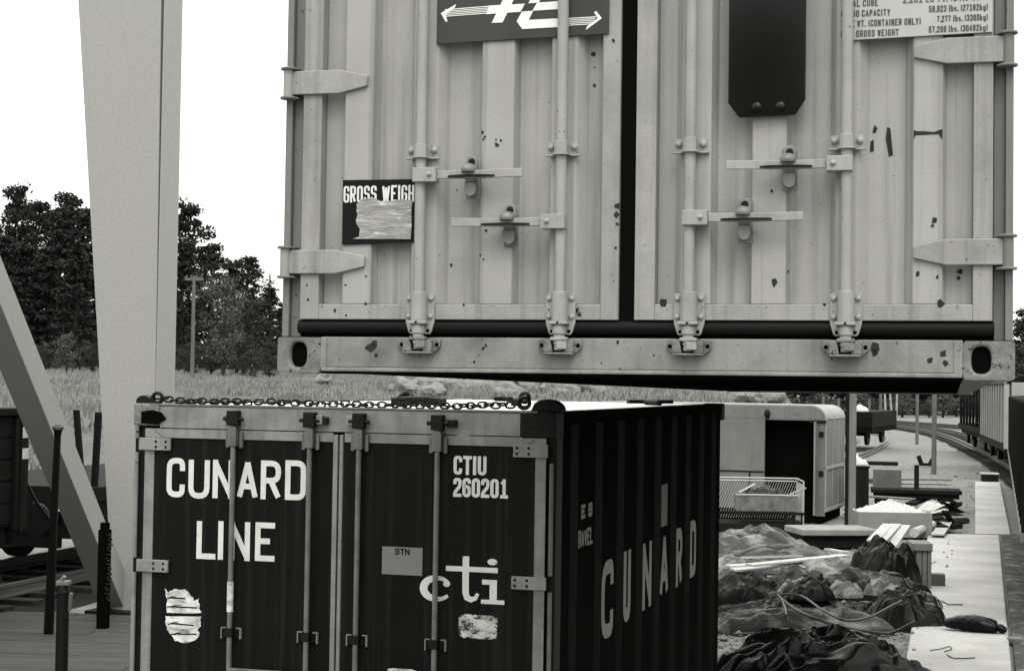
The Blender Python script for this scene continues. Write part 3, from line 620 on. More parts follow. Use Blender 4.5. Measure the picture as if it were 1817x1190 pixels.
# rods
for i, x in enumerate((.622, 1.072, 1.356, 1.800)):
    rd = MB().cyl((x, -.026, .10), (x, -.026, V(-.05)), .0145, n=16).build('lashing_rod', 'rod_dark', lo, smooth=True)
    g = MB(); 
    for sx in (-1, 1):
        a, b = sorted((x + sx * .030, x + sx * .050)); g.box(a, b, -.018, .003, V(-.235), V(-.148))
    g.box(x - .024, x + .024, -.046, .002, V(-.225), V(-.120))
    gg = g.build('cam_guide', 'alu_dark', rd, bevel=0.003)
    c = MB(); c.box(x - .034, x + .034, -.050, -.001, V(-.112), V(-.030)); c.box(x - .05 + .1 * (i % 2), x + .002 + .1 * (i % 2), -.03, -.001, V(-.095), V(-.055))
    c.cyl((x - .06, -.03, V(-.075)), (x + .06, -.03, V(-.078)), .012, n=8)
    c.build('cam', 'dark_steel', rd, bevel=0.006)
    if i in (1, 2):
        w_ = MB(); q = x + (.055 if i == 1 else -.055); w_.box(q - .018, q + .018, -.036, -.001, V(-.095), V(-.045)); w_.build('keeper', 'alu', rd, bevel=0.004)
    for zb in (-1.243, -1.95):
        b = MB(); b.box(x - .056, x + .056, -.003, .011, V(zb - .032), V(zb + .018)); b.box(x - .022, x + .022, -.044, -.003, V(zb - .024), V(zb + .026))
        b.build('rod_guide', 'dark_steel', rd, bevel=0.003)
        b = MB()
        for sx in (-1, 1): b.box(x + sx * .056 - .003, x + sx * .056 + .003, -.012, .010, V(zb - .036), V(zb + .022))
        b.box(x - .058, x - .030, -.010, -.004, V(zb + .020), V(zb + .026)); b.box(x + .030, x + .058, -.010, -.004, V(zb + .020), V(zb + .026))
        b.build('guide_bracket', 'alu', rd)
    if i == 0:
        b = MB(); b.cyl((x, -.026, V(-1.13)), (x, -.026, V(-.965)), .018, n=12); lb = b.build('paper_tag', 'torn_white', rd, smooth=True)
# handles lower on the doors (mostly below the frame)
for x, e in ((.622, .96), (1.072, .73), (1.356, 1.70), (1.80, 1.45)):
    MB().box(min(x, e), max(x, e), -.055, -.043, .98 if x in (.622, 1.80) else .86, 1.008 if x in (.622, 1.80) else .888).build('handle', 'rod_dark', lo, bevel=0.002)
# door lettering
mb = MB(); Y = .0095; t = .031
for ch, a, b, z0, z1 in (('C', .207, .318, -.518, -.300), ('U', .340, .468, -.522, -.308), ('N', .487, .612, -.516, -.304), ('A', .634, .757, -.515, -.302), ('R', .774, .893, -.512, -.300), ('D', .918, 1.040, -.511, -.295),
                         ('L', .397, .512, -.853, -.645), ('I', .518, .566, -.853, -.641), ('N', .594, .717, -.853, -.641), ('E', .748, .864, -.850, -.639)):
    glyph(mb, ch, a, b, V(z0), V(z1), t, Y)
    if z0 > -.6 and ch == 'D': mb.build('lettering', 'letter', dA); mb = MB()
mb.build('lettering', 'letter', dA)
mb = MB(); t = .0175
for k, ch in enumerate("CTIU"): 
    a = 1.880 + (0, .053, .106, .134)[k]; glyph(mb, ch, a, a + (.021 if ch == 'I' else .048), V(-.345), V(-.245), t, Y)
mb.build('lettering', 'letter', dB); mb = MB()
for k, ch in enumerate("260201"):
    a = 1.880 + k * .0513; glyph(mb, ch, a, a + .046, V(-.463), V(-.362), t, Y)
# three letter mark: open ring, crossed stem, dotted stem with slab feet
mb.build('lettering', 'letter', dB); mb = MB(); mb2 = mb
ringp = [Vector((1.800 + .076 * math.cos(a), V(-.952) + .056 * math.sin(a))) for a in [R(38) + R(284) * k / 22 for k in range(23)]]
def band(pts, wd, y):
    n = len(pts); L_ = []; R_ = []
    for i, p in enumerate(pts):
        d = (pts[min(i + 1, n - 1)] - pts[max(i - 1, 0)]).normalized(); nn = Vector((-d.y, d.x)); L_.append(p + nn * wd(i / (n - 1)) / 2); R_.append(p - nn * wd(i / (n - 1)) / 2)
    vs = [(q.x, y, q.y) for q in L_ + R_]; vs += [(a, y + .001, c) for a, _, c in vs]; N = 2 * n
    fs = [(i, i + 1, n + i + 1, n + i) for i in range(n - 1)] + [(i, N + i, N + i + 1, i + 1) for i in range(n - 1)] + [(n + i, n + i + 1, N + n + i + 1, N + n + i) for i in range(n - 1)]
    mb2.add(vs, fs)
band(ringp, lambda t: .018 + .026 * math.sin(math.pi * t) ** 2, Y)
mb2.prism([(1.852 + .020 * math.cos(6.283 * k / 14), V(-.925) + .016 * math.sin(6.283 * k / 14)) for k in range(14)], Y - .0005, Y + .001)
mb2.box(1.847, 2.133, Y - .0004, Y + .001, V(-.856), V(-.829))
band([Vector(q) for q in ((1.957, V(-.775)), (1.957, V(-.90)), (1.958, V(-.965)), (1.966, V(-.992)), (1.988, V(-1.002)), (2.012, V(-.994)), (2.026, V(-.968)))], lambda t: .036 if t < .5 else .036 - .018 * (t - .5) * 2, Y)
mb2.box(2.090, 2.130, Y - .0002, Y + .001, V(-1.000), V(-.893)); mb2.box(2.048, 2.092, Y - .0002, Y + .001, V(-.919), V(-.893)); mb2.box(2.044, 2.172, Y - .0006, Y + .001, V(-1.020), V(-.998))
mb2.prism([(2.103 + .027 * math.cos(6.283 * k / 18), V(-.799) + .017 * math.sin(6.283 * k / 18)) for k in range(18)], Y, Y + .001)
mb.build('lettering', 'letter', dB)
p = MB().box(1.487, 1.715, .008, .0115, V(-.889), V(-.741)).build('notice_plate', 'alu_dark', dB)
p.data.materials[0] = mat('notice_grey', 0.15, 0.5, 0.4, 8, bump=0.05, dark=0.6, fine=0.2)
mb = MB()
for ch, a in (('S', 1.560), ('T', 1.588), ('N', 1.617)): glyph(mb, ch, a, a + .026, V(-.782), V(-.748), .0065, .0065)
mb.build('print', 'decal_black', p)
random.seed(7)
def ragged(x0, x1, z0, z1, y, m, parent, n=64, rough=.20, name='torn_sticker'):
    cx, cz = (x0 + x1) / 2, (z0 + z1) / 2; pts = []
    for k in range(n):
        t = 6.283 * k / n; c, s_ = math.cos(t), math.sin(t); e = .55
        k_ = 1 - random.random() * rough
        e = .32 if rough < .1 else .6; k_ *= 1 + .10 * noise.noise(Vector((c * 3 + x0 * 9, s_ * 3, z0))) * (rough > .1); pts.append((cx + (x1 - x0) / 2 * k_ * math.copysign(abs(c) ** e, c), cz + (z1 - z0) / 2 * k_ * math.copysign(abs(s_) ** e, s_)))
    return MB().prism(pts[::-1], y, y + .002).build(name, m, parent)
def jag(pts, k, amp, seed_):
    random.seed(seed_); out = []
    for i, p in enumerate(pts):
        q = pts[(i + 1) % len(pts)]
        for j in range(k): f = j / k; out.append((p[0] + (q[0] - p[0]) * f + random.uniform(-amp, amp), p[1] + (q[1] - p[1]) * f + random.uniform(-amp, amp)))
    return out
for q in ([(0.21, -1.027), (0.233, -1.048), (0.262, -1.029), (0.336, -1.022), (0.367, -1.057), (0.389, -1.083), (0.416, -1.072), (0.423, -1.129), (0.435, -1.148), (0.228, -1.161), (0.224, -1.091)],
          [(0.217, -1.179), (0.436, -1.171), (0.429, -1.202), (0.437, -1.222), (0.415, -1.243), (0.426, -1.276), (0.395, -1.305), (0.336, -1.321), (0.284, -1.311), (0.253, -1.279), (0.223, -1.24)]):
    q = jag(q, 4, .004, len(q)); st = MB().prism([(a, V(b)) for a, b in q], .0085, .0105).build('torn_sticker', 'torn_white', dA)
    for c in ([(0.226, -1.078), (0.285, -1.059), (0.337, -1.072)], [(0.227, -1.125), (0.316, -1.111), (0.408, -1.12)]) if q[0][1] > -1.1 else ([(0.237, -1.219), (0.303, -1.202), (0.393, -1.217)], [(0.253, -1.276), (0.327, -1.261), (0.408, -1.265)]):
        c2 = jag(c[:-1], 5, .003, 3) + [c[-1]]
        mb = MB(); band_ = [(a, V(b)) for a, b in c2]; mb.prism(band_ + [(a, b - .007) for a, b in band_[::-1]], .0078, .0086); mb.build('tear', 'black', st)
ragged(1.917, 2.139, V(-1.206), V(-1.078), .0085, 'torn_patch', dB, rough=.06)
ragged(1.52, 1.70, V(-1.52), V(-1.385), .0085, 'torn_patch', dB, rough=.05)
# right side: flat sheet with pressed grooves; also the left side
ends = [.58 + .634 * k for k in range(9)]
for side in (1, 0):
    pts = [(.178, 0)]
    for e in ends: pts += [(e - .235, 0), (e - .225, .042), (e - .012, .042), (e, 0)]
    pts += [(LLn - .178, 0)]
    xo, sg = (2.428, -1) if side else (0.012, 1); n = len(pts); mb = MB(); vs = []
    for z in (.15, V(-.075)): vs += [(xo + sg * d, a, z) for a, d in pts]
    fs = [(i, i + 1, n + i + 1, n + i) for i in range(n - 1)]
    vs += [(xo + sg * .05, .178, .15), (xo + sg * .05, LLn - .178, .15), (xo + sg * .05, LLn - .178, V(-.075)), (xo + sg * .05, .178, V(-.075))]
    fs.append((2 * n, 2 * n + 1, 2 * n + 2, 2 * n + 3)); mb.add(vs, fs)
    sw = mb.build('side_wall', 'dark_side', lo); sw.data.materials.append(M['dark_flank'])
    for pl_ in sw.data.polygons:
        if abs(pl_.normal.y) > .6: pl_.material_index = 1
    MB().box(*sorted((xo + sg * -.012, xo + sg * .06)), .178, LLn - .178, V(-.075), V(-.004)).build('top_rail', 'dark_side', lo, bevel=0.004)
    MB().box(*sorted((xo + sg * -.012, xo + sg * .06)), .178, LLn - .178, .02, .15).build('bottom_rail', 'dark_side', lo, bevel=0.004)
    if side:
        yy = 0.0
        def side_word(items, t_):
            mb = MB()
            for ch, a, b, z0, z1 in items: glyph(mb, ch, a, b, V(z0), V(z1), t_, yy)
            mb.v = [(2.4285 - (y - .001), x, z) for x, y, z in mb.v]; mb.build('lettering', 'letter_side', sw)
        # letters along the side, drawn in (depth, height) and turned to face +x
        for it in (('C', 1.222, 1.555, -1.372, -.905), ('U', 1.862, 2.085, -1.35, -.900), ('N', 2.485, 2.795, -1.345, -.905), ('A', 3.118, 3.44, -1.345, -.895), ('R', 3.765, 4.02, -1.335, -.905), ('D', 4.385, 4.66, -1.33, -.895)): side_word([it], .085)
        side_word([('E', .66, .76, -.61, -.53), ('8', .84, .94, -.61, -.53)], .022)
        side_word([(ch, a, a + .065, -.77, -.67) for ch, a in (('R', .60), ('A', .67), ('V', .745), ('E', .82), ('L', .895))], .02)
        fp_ = mat('faded_patch', 0.07, 0.6, 0.6, 6, bump=0, fine=0.3)
        MB().box(2.4285, 2.4305, 3.13, 3.37, V(-.845), V(-.55)).build('faded_patch', fp_, sw)
mb = MB(); mb.box(.06, 2.38, .12, LLn - .12, V(-.03), V(-.008)); mb.build('roof', 'roof_white', lo)
MB().box(.162, 2.278, LLn - .08, LLn - .02, .02, V(-.02)).build('front_wall', 'dark_side', lo)
MB().box(.02, 2.42, .05, LLn - .05, .10, .14).build('floor', 'wood_dark', lo)
for y0 in (0.0, LLn - .178):
    pass

# ---- chain sling, hooks and tools lying on its roof (own things, in the container's frame)
LM = Matrix.Translation(lo.location) @ LROT.to_4x4()
def on_roof(mb): mb.v = [tuple(LM @ Vector(p)) for p in mb.v]; return mb
def link(mb, c, L_, W_, r, ang, tilt):
    pts = []
    for k in range(12):
        t = 6.283 * k / 12; c_, s_ = math.cos(t), math.sin(t)
        pts.append(Vector((L_ * math.copysign(abs(c_) ** .8, c_), W_ * s_, 0)))
    m_ = Matrix.Rotation(ang, 3, 'Z') @ Matrix.Rotation(tilt, 3, 'X')
    mb.tube([Vector(c) + m_ @ p_ for p_ in pts], r, 6, close=True)
def chain(path, pitch, L_, W_, r, seed):
    random.seed(seed); mb = MB(); path = [Vector(p) for p in path]; i = 0; pos = 0.0; k = 0
    for a, b in zip(path, path[1:]):
        d = (b - a); n = max(1, int(d.length / pitch)); ang = math.atan2(d.y, d.x)
        for j in range(n):
            q = a + d * ((j + .5) / n); k += 1
            link(mb, q + Vector((0, random.uniform(-.012, .012), random.uniform(0, .008))), L_, W_, r, ang + random.uniform(-.2, .2), (R(80) if k % 2 else R(12)) + random.uniform(-.3, .3))
    return mb
RZ = V(-.001) + .012
ch = chain([(.12, .035, RZ + .028), (.25, .03, RZ), (.55, .05, RZ), (.9, .03, RZ + .004), (1.12, .055, RZ), (1.32, .07, RZ), (1.55, .05, RZ + .004), (1.80, .03, RZ), (2.08, .04, RZ + .01), (2.27, .05, RZ + .022)], .033, .0265, .0155, .0056, 3)
tag(on_roof(ch).build('chain', 'dark_steel', smooth=True), 'dark steel chain lying along the front roof edge of the dark container', 'chain')
def lug(label, x, y, flip):
    mb = MB(); h = .045 if flip > 0 else .062
    W_ = .045 if flip > 0 else .085
    pr = [(x - 1 * W_ * flip, V(-.004)), (x - 1 * W_ * flip, V(.01))] + [(x - (W_ * math.cos(a)) * flip, V(.008 + (h - .008) * math.sin(a))) for a in [math.pi * k / 10 for k in range(1, 9)]] + [(x + W_ * flip, V(.004)), (x + W_ * flip, V(-.004))]
    mb.prism(pr if flip > 0 else pr[::-1], y + .0, y + .09)
    t = thing('lifting_lug', label, 'lifting lug', LM @ Vector((x, y + .05, V(0))), LROT.to_euler(), 'lifting lugs on the dark container')
    inv = (t.matrix_basis if False else Matrix.LocRotScale(t.location, t.rotation_euler, None)).inverted()
    mb.v = [tuple(inv @ (LM @ Vector(p))) for p in mb.v]
    mb.build('hook_body', 'dark_steel', t, bevel=0.012)
    m2 = MB(); cx = x - .13 * flip * (-1 if flip > 0 else 1) 
    cx = x + (.085 if flip > 0 else -.125)
    m2.tube([(cx + .030 * math.cos(a), y + .01, V(.030 if flip > 0 else .040) + .028 * math.sin(a)) for a in [6.283 * k / 16 for k in range(16)]], .011, 8, close=True)
    m2.v = [tuple(inv @ (LM @ Vector(p))) for p in m2.v]
    m2.build('ring', 'dark_steel', t, smooth=True)
lug('round topped lifting lug with ring on the left front corner of the dark container', .050, .01, 1)
lug('big black lifting lug with ring on the right front corner of the dark container', 2.385, .01, -1)
mb = MB(); mb.tube([(1.46 + .036 * math.cos(a), .42 + .045 * math.sin(a), RZ + .034 + .030 * math.sin(a)) for a in [6.283 * k / 16 for k in range(16)]], .017, 8, close=True)
mb.tube([(1.42, .30, RZ + .02), (1.50, .34, RZ + .028), (1.62, .36, RZ + .03), (1.72, .34, RZ + .02)], .024, 8)
mb.tube([(1.46, .42, RZ), (1.44, .36, RZ + .02), (1.46, .31, RZ + .03)], .02, 8)
tag(on_roof(mb).build('hook', 'dark_steel', smooth=True), 'dark crane hook with a standing ring lying mid roof behind the chain', 'hook')
mb = MB(); mb.tube([(1.62 + .05 * math.cos(a), 1.9 + .05 * math.sin(a), RZ + .03) for a in [3.9 * k / 12 - .3 for k in range(13)]], .016, 8)
mb.tube([(1.76 + .03 * math.cos(a), 1.9, RZ + .04 + .03 * math.sin(a)) for a in [6.283 * k / 14 for k in range(14)]], .012, 8, close=True)
mb.tube([(1.66, 1.9, RZ + .02), (1.74, 1.9, RZ + .02)], .016, 8)
tag(on_roof(mb).build('shackle', 'dark_steel', smooth=True), 'small curled shackle lying on the pale roof behind the crane hook', 'shackle')
mb = MB(); mb.hexa([(1.95, 4.3, RZ - .01), (2.22, 4.75, RZ - .01), (2.19, 4.80, RZ - .01), (1.92, 4.36, RZ - .01)], [(1.95, 4.3, RZ + .02), (2.22, 4.75, RZ + .02), (2.19, 4.80, RZ + .02), (1.92, 4.36, RZ + .02)])
for k in range(5): mb.ball((2.2 - k * .03, 4.2 + k * .05, RZ), .035, .03, .022, 8, 5)
tag(on_roof(mb).build('sling_bundle', 'dark_steel'), 'dark sling bundle on the far right part of the pale container roof', 'sling')
# ================================================================== ground
def sm(a, b, x):
    t = max(0.0, min(1.0, (x - a) / (b - a))); return t * t * (3 - 2 * t)
def bank(X, Y):
    """height of the grassy bank beyond the tracks, to the left and behind"""
    y0 = 30 + max(0.0, X + 7) * 0.75
    h = 1.85 * sm(y0, y0 + 13, Y) + 0.7 * sm(45, 75, Y) + 0.75 * sm(75, 135, Y)
    side = sm(0.0, 5.0, 0.20 * Y - X - 1.0) if X > -5 else 1.0
    n = noise.noise(Vector((X * .12, Y * .12, 0))) * .22 + noise.noise(Vector((X * .5, Y * .5, 3))) * .07
    return (h + n * sm(y0 + 3, y0 + 14, Y)) * side * (1 - 0.0)
def sheet(name, xs, ys, hf, m, kind='structure'):
    vs = [(x, y, hf(x, y)) for y in ys for x in xs]; n = len(xs)
    fs = [(j * n + i, j * n + i + 1, (j + 1) * n + i + 1, (j + 1) * n + i) for j in range(len(ys) - 1) for i in range(n - 1)]
    mb = MB(); mb.v = vs; mb.f = fs
    o = mb.build(name, m, smooth=True); tag(o, kind=kind); return o
def yard_h(X, Y):
    return noise.noise(Vector((X * .35, Y * .35, 7))) * .035 - .03 if 6 < Y < 220 else -.04
xs = [-1500, -600, -250, -120] + [-70 + k * 1.0 for k in range(141)] + [110, 250, 600, 1500]
ys = [-300, -60, -10, 0, 4] + [6 + k * .8 for k in range(90)] + [78 + k * 3 for k in range(45)] + [230, 320, 600, 1500]
sheet('ground', xs, ys, yard_h, 'gravel')
sheet('field', [-160, -110, -80] + [-60 + k * .8 for k in range(98)], [24 + k * .8 for k in range(140)] + [140, 150, 165, 185, 220], lambda x, y: bank(x, y) - .055, 'field_soil')
# dry grass on the bank
random.seed(21)
mb = MB(); vs = []; fs = []
def tuft(X, Y, hgt, n):
    z = bank(X, Y) - .05
    for k in range(n):
        a = random.uniform(0, 6.283); r = random.uniform(0, .22); bx, by = X + r * math.cos(a), Y + r * math.sin(a)
        l = random.uniform(-.35, .35) * hgt; h = hgt * random.uniform(.6, 1.15); w_ = random.uniform(.007, .018) * (1 + Y / 60)
        b = len(vs); vs.extend([(bx - w_, by, z), (bx + w_, by, z), (bx + l, by + random.uniform(-.1, .1), z + h)]); fs.append((b, b + 1, b + 2))
cnt = 0
while cnt < 34000:
    Y = 32 + 95 * random.random() ** 1.25; X = random.uniform(-.34, .16) * Y
    if bank(X, Y) < .55: continue
    if noise.noise(Vector((X * .3, Y * .3, 11))) < -.28: continue
    tuft(X, Y, random.uniform(.12, .30) * (1.2 if noise.noise(Vector((X * .15, Y * .15, 2))) > 0 else .8), 5); cnt += 1
mb.v, mb.f = vs, fs
tag(mb.build('grass', 'grass'), kind='stuff')

# planked path by the crane, concrete slabs, ballast beds
def slab(name, pts, z0, z1, m, bevel=.01):
    mb = MB(); mb.hexa([(x, y, z0) for x, y in pts], [(x, y, z1) for x, y in pts]); return tag(mb.build(name, m, bevel=bevel), kind='structure')
random.seed(2)
mb = MB(); y = 10.6; k = 0
while y < 18.5:
    x = -7.5 + random.uniform(-.6, .6)
    q = Matrix.Translation((-3.6, 16, 0)) @ Matrix.Rotation(-.10, 4, 'Z') @ Matrix.Translation((3.6, -16, 0))
    while x < -2.6:
        l = random.uniform(1.6, 3.2); mb.box(x, x + l - .004, y, y + .246, -.06, .018 + random.uniform(-.004, .004), q); x += l
    y += .25
tag(mb.build('planked_path', 'planks', bevel=.006), kind='structure')
slab('concrete_apron', [(2.93, 13.0), (3.86, 13.0), (8.72, 30.5), (7.45, 30.5)], -.1, .045, 'concrete', .02)
slab('concrete_apron', [(8.36, 30.75), (9.0, 30.75), (13.9, 48.6), (13.20, 48.6)], -.1, .05, 'concrete', .02)
# plank walkway between the apron and the right hand train
random.seed(8); mb = MB()
for j in range(4):
    t = 0.0
    while t < 16:
        l = random.uniform(2.2, 4.0); a = 3.90 + j * .205
        p0 = Vector((a + t * .278, 13.0 + t, 0)); p1 = Vector((a + (t + l - .02) * .278, 13.0 + t + l - .02, 0)); s_ = Vector((.199, -.02, 0)); z = random.uniform(-.006, .006)
        mb.hexa([p0 + Vector((0, 0, -.1)), p0 + s_ + Vector((0, 0, -.1)), p1 + s_ + Vector((0, 0, -.1)), p1 + Vector((0, 0, -.1))], [p0 + Vector((0, 0, .02 + z)), p0 + s_ + Vector((0, 0, .02 + z)), p1 + s_ + Vector((0, 0, .02 + z)), p1 + Vector((0, 0, .02 + z))]); t += l
tag(mb.build('plank_walkway', mat('walk_planks', .06, .9, .95, 2.2, light=(.17, 3.5, .52), fine=.7, bump=.5, bscale=10, stretch=(1.2, .7, 1), dark=.15, spec=.1), bevel=.005), kind='structure')

# ---- railway tracks
def sample(pts, step):
    out = []; P = [Vector(p) for p in pts]
    P = [P[0] * 2 - P[1]] + P + [P[-1] * 2 - P[-2]]
    for i in range(1, len(P) - 2):
        n = max(1, int((P[i + 1] - P[i]).length / step))
        for k in range(n):
            t = k / n; a, b, c, d = P[i - 1], P[i], P[i + 1], P[i + 2]
            out.append(.5 * ((2 * b) + (-a + c) * t + (2 * a - 5 * b + 4 * c - d) * t * t + (-a + 3 * b - 3 * c + d) * t ** 3))
    out.append(P[-2]); return out
def track(center, label, bed='ballast', sleepers=True, zb=.0, bed_w=1.7, sl='sleeper'):
    P = sample([(x, y, 0) for x, y in center], 1.0)
    t = thing('railway_track', label, 'railway track', (0, 0, zb)); t['kind'] = 'structure'
    T = [(P[min(i + 1, len(P) - 1)] - P[max(i - 1, 0)]).normalized() for i in range(len(P))]; Nn = [Vector((-d.y, d.x, 0)) for d in T]
    mb = MB()
    for i in range(len(P) - 1):
        q = []
        for k in (i, i + 1): q += [P[k] - Nn[k] * bed_w, P[k] - Nn[k] * (bed_w - .5) + Vector((0, 0, .07)), P[k] + Nn[k] * (bed_w - .5) + Vector((0, 0, .07)), P[k] + Nn[k] * bed_w]
        mb.add(q, [(0, 1, 5, 4), (1, 2, 6, 5), (2, 3, 7, 6)])
    mb.build('ballast_bed', bed, t)
    if sleepers:
        mb = MB(); acc = 0
        for i in range(len(P) - 1):
            seg = (P[i + 1] - P[i]).length
            while acc < seg:
                c = P[i] + T[i] * acc; m_ = Matrix.Translation(c) @ Matrix.Rotation(math.atan2(T[i].y, T[i].x), 4, 'Z')
                mb.box(-.12, .12, -1.25, 1.25, .03, .125, m_); acc += .65
            acc -= seg
        o = mb.build('sleepers', sl, t); o['kind'] = 'stuff'
    for s_ in (-1, 1):
        mb = MB(); prof = [(-.07, .125), (.07, .125), (.07, .14), (.012, .155), (.012, .225), (.036, .235), (.036, .27), (-.036, .27), (-.036, .235), (-.012, .225), (-.012, .155), (-.07, .14)]
        n = len(prof); vs = []
        for p, nn in zip(P, Nn): vs += [p + nn * (s_ * .7525 + a) + Vector((0, 0, b)) for a, b in prof]
        fs = [(i * n + k, i * n + (k + 1) % n, (i + 1) * n + (k + 1) % n, (i + 1) * n + k) for i in range(len(P) - 1) for k in range(n)]
        mb.add(vs, fs); mb.build('rail', 'rail_steel', t)
    return t
D_ = Vector((.257, .966, 0)); LC = Vector((-6.25, 20.7, 0))
track([(LC + D_ * s_)[:2] for s_ in (-14, -4, 8, 16)] + [(-1.2, 44), (1.5, 60)], 'railway track under the dark box wagon on the left', 'ballast_dark', zb=-.06, sl='sleeper_pale')
track([(8.3, 23.0), (10.5, 30.4), (14.4, 44.6), (18.4, 62), (21.2, 76), (24.6, 94), (26.9, 112), (27.6, 132), (25.5, 155)], 'railway track under the train on the right, curving away to the far woods', 'ballast_mid', zb=-.03, bed_w=1.3)
track([(34, 60), (33.5, 84), (32.8, 106), (31.0, 125), (28.2, 146), (24, 165)], 'farther railway track beside the woods, curving behind the train', zb=-.03)
track([(8.0, 52), (12.5, 65), (15.0, 73.5), (16.6, 79.5), (18.5, 87.6), (20.6, 100), (21.5, 112), (21, 126)], 'curved siding track behind the box van, small wagon beside it', 'gravel', False, zb=-.09)

# ================================================================== gantry crane foot
cr = thing('gantry_crane', 'tall pale painted crane leg with slanting brace rising behind the dark container', 'crane', (-3.72, 18.75, 0), (0, 0, -.2694))
MC = Matrix.LocRotScale(cr.location, cr.rotation_euler, None)
def cl(p): return MC.inverted() @ Vector(p)
def quad_box(mb, front, depth, dz=(0, 0)):
    pass
# leg: tapered box, front face towards the camera; local x runs along its front
bl, br_, tl_, tr_ = cl(at(203, 1098, 18.5)), cl(at(277.5, 1098, 18.5)), cl(at(132, -120, 18.5)), cl(at(286.5, -120, 18.5))
yb = 0.0
def fx(px, py):         # local x on the leg's front plane (local y = 0), and height
    o = MC.inverted() @ Vector((0, 0, CAMH)); d = MC.inverted().to_3x3() @ ray(px, py); t = (yb - o.y) / d.y; q = o + d * t; return q.x, q.z
x0b, zb_ = fx(200, 1096); x1b, _ = fx(278, 700); x0t, zt = fx(138, 0); x1t, _ = fx(285.5, 0)
k = (9.0 - zb_) / (zt - zb_)
X0b, X0t = x0b, x0b + (x0t - x0b) * k
xr = x1b + .0; xrt = x1t + (x1t - x1b) * .25
dep = .42
mb = MB()
mb.hexa([(X0b, 0, .03), (xr, 0, .03), (xr, dep, .03), (X0b, dep, .03)], [(X0t, 0, 9), (xrt, 0, 9), (xrt, dep, 9), (X0t, dep, 9)])
leg = mb.build('leg', 'crane_paint', cr, bevel=.008)
mb = MB(); mb.box(xr - .010, xr + .004, -.006, dep + .006, .03, 9.0); 
mb.build('edge_weld', 'crane_paint', leg, bevel=.002)
mb = MB(); mb.box(X0b - .25, xr + .12, -.18, dep + .18, -.02, .035); mb.build('base_plate', 'dark_steel', cr, bevel=.006)
# brace: leans towards the camera and to the left as it rises
def brace_pts(pxa, pya, pxb, pyb, off):
    """a long edge of the brace through two photo points, kept in a vertical plane parallel to the track at local x = off"""
    out = []
    o = MC.inverted() @ Vector((0, 0, CAMH)); 
    for px, py in ((pxa, pya), (pxb, pyb)):
        d = MC.inverted().to_3x3() @ ray(px, py); t = (off - o.x) / d.x; out.append(o + d * t)
    return out
q0 = at(178, 976, 18.15); HD = Vector((-.12, -1, 0)).normalized()
def in_plane(px, py):    # point of the vertical plane through q0 along HD seen at that pixel
    n = Vector((HD.y, -HD.x, 0)); d = ray(px, py); o = Vector((0, 0, CAMH)); return o + d * ((q0 - o).dot(n) / d.dot(n))
q1 = in_plane(29, 610); dirb = (q1 - q0).normalized()
def along(p, z): return p + dirb * ((z - p.z) / dirb.z)
right = Vector((-HD.y, HD.x, 0)); right = right if right.x > 0 else -right
nb = dirb.cross(right); nb = nb if nb.z > 0 else -nb     # from the underside up to the upper flange
wl, wd = .27, .31
corners = lambda p: [p, p - right * wl, p - right * wl + nb * wd, p + nb * wd]
mb = MB(); lo_, hi_ = along(q0, .0), along(q0, 7.5)
mb.hexa([cl(along(q, .02)) for q in corners(lo_)], [cl(along(q, 7.5)) for q in corners(hi_)])
bro = mb.build('brace', 'crane_paint', cr, bevel=.008)

# dark bumper post with a chain in front of the crane foot
bp = at(183, 1092, 17.6); bp.z = 0
t = thing('bumper_post', 'black bumper post with hanging chain standing against the crane foot', 'post', bp, (0, 0, -.2))
mb = MB(); mb.box(-.055, .055, -.05, .05, 0, 1.03); mb.box(-.04, .04, -.04, .04, 1.03, 1.10); mb.build('post', 'black', t, bevel=.01)
mb = MB(); random.seed(1)
for k in range(14): link(mb, (.062 + .012 * math.sin(k), -.03, .98 - k * .05), .034, .02, .008, R(90), R(80) if k % 2 else R(10))
for v_ in range(len(mb.v)): pass
mb.build('chain', 'dark_steel', t, smooth=True)

# black flared pole and short bollard left of the crane
pb = gnd(86, 1126); pt = at(103, 758, pb.y - .85)
t = thing('stake_pole', 'slim black pole with a flared open top leaning beside the box wagon', 'pole', pb)
mb = MB(); q = pt - pb; mb.tube([(0, 0, 0), q * .5, q * .97], .05, 12, rs=[.050, .040, .032]); mb.build('shaft', 'dark_steel', t, smooth=True)
mb = MB(); u = q.normalized(); mb.tube([q * .965, q * .985, q], .05, 14, rs=[.034, .04, .056])
mb.build('flared_top', 'dark_steel', t, smooth=True)
mb = MB(); mb.tube([q + Vector((.047 * math.cos(a), .047 * math.sin(a), .004)) for a in [6.283 * k / 16 for k in range(16)]], .009, 6, close=True); mb.build('rim', 'alu_dark', t, smooth=True)
pn = at(109, 1190, 14.2); pn.z = 0
t = thing('bollard', 'short thick black bollard with chain pin on the planks at the lower left', 'bollard', pn)
mb = MB(); mb.cyl((0, 0, 0), (0, 0, .80), .052, n=16); mb.cyl((0, 0, .80), (0, 0, .855), .060, .050, n=16); mb.ball((0, 0, .855), .05, .05, .03, 16, 4, zmin=0)
mb.build('post', 'dark_steel', t, smooth=True)
mb = MB(); mb.box(-.05, .055, -.05, .05, .865, .90); mb.cyl((-.03, -.02, .88), (.02, -.03, .94), .018, n=8); mb.cyl((.05, 0, .65), (.064, 0, .80), .02, n=8); mb.build('pin', 'rod_dark', t, bevel=.004)

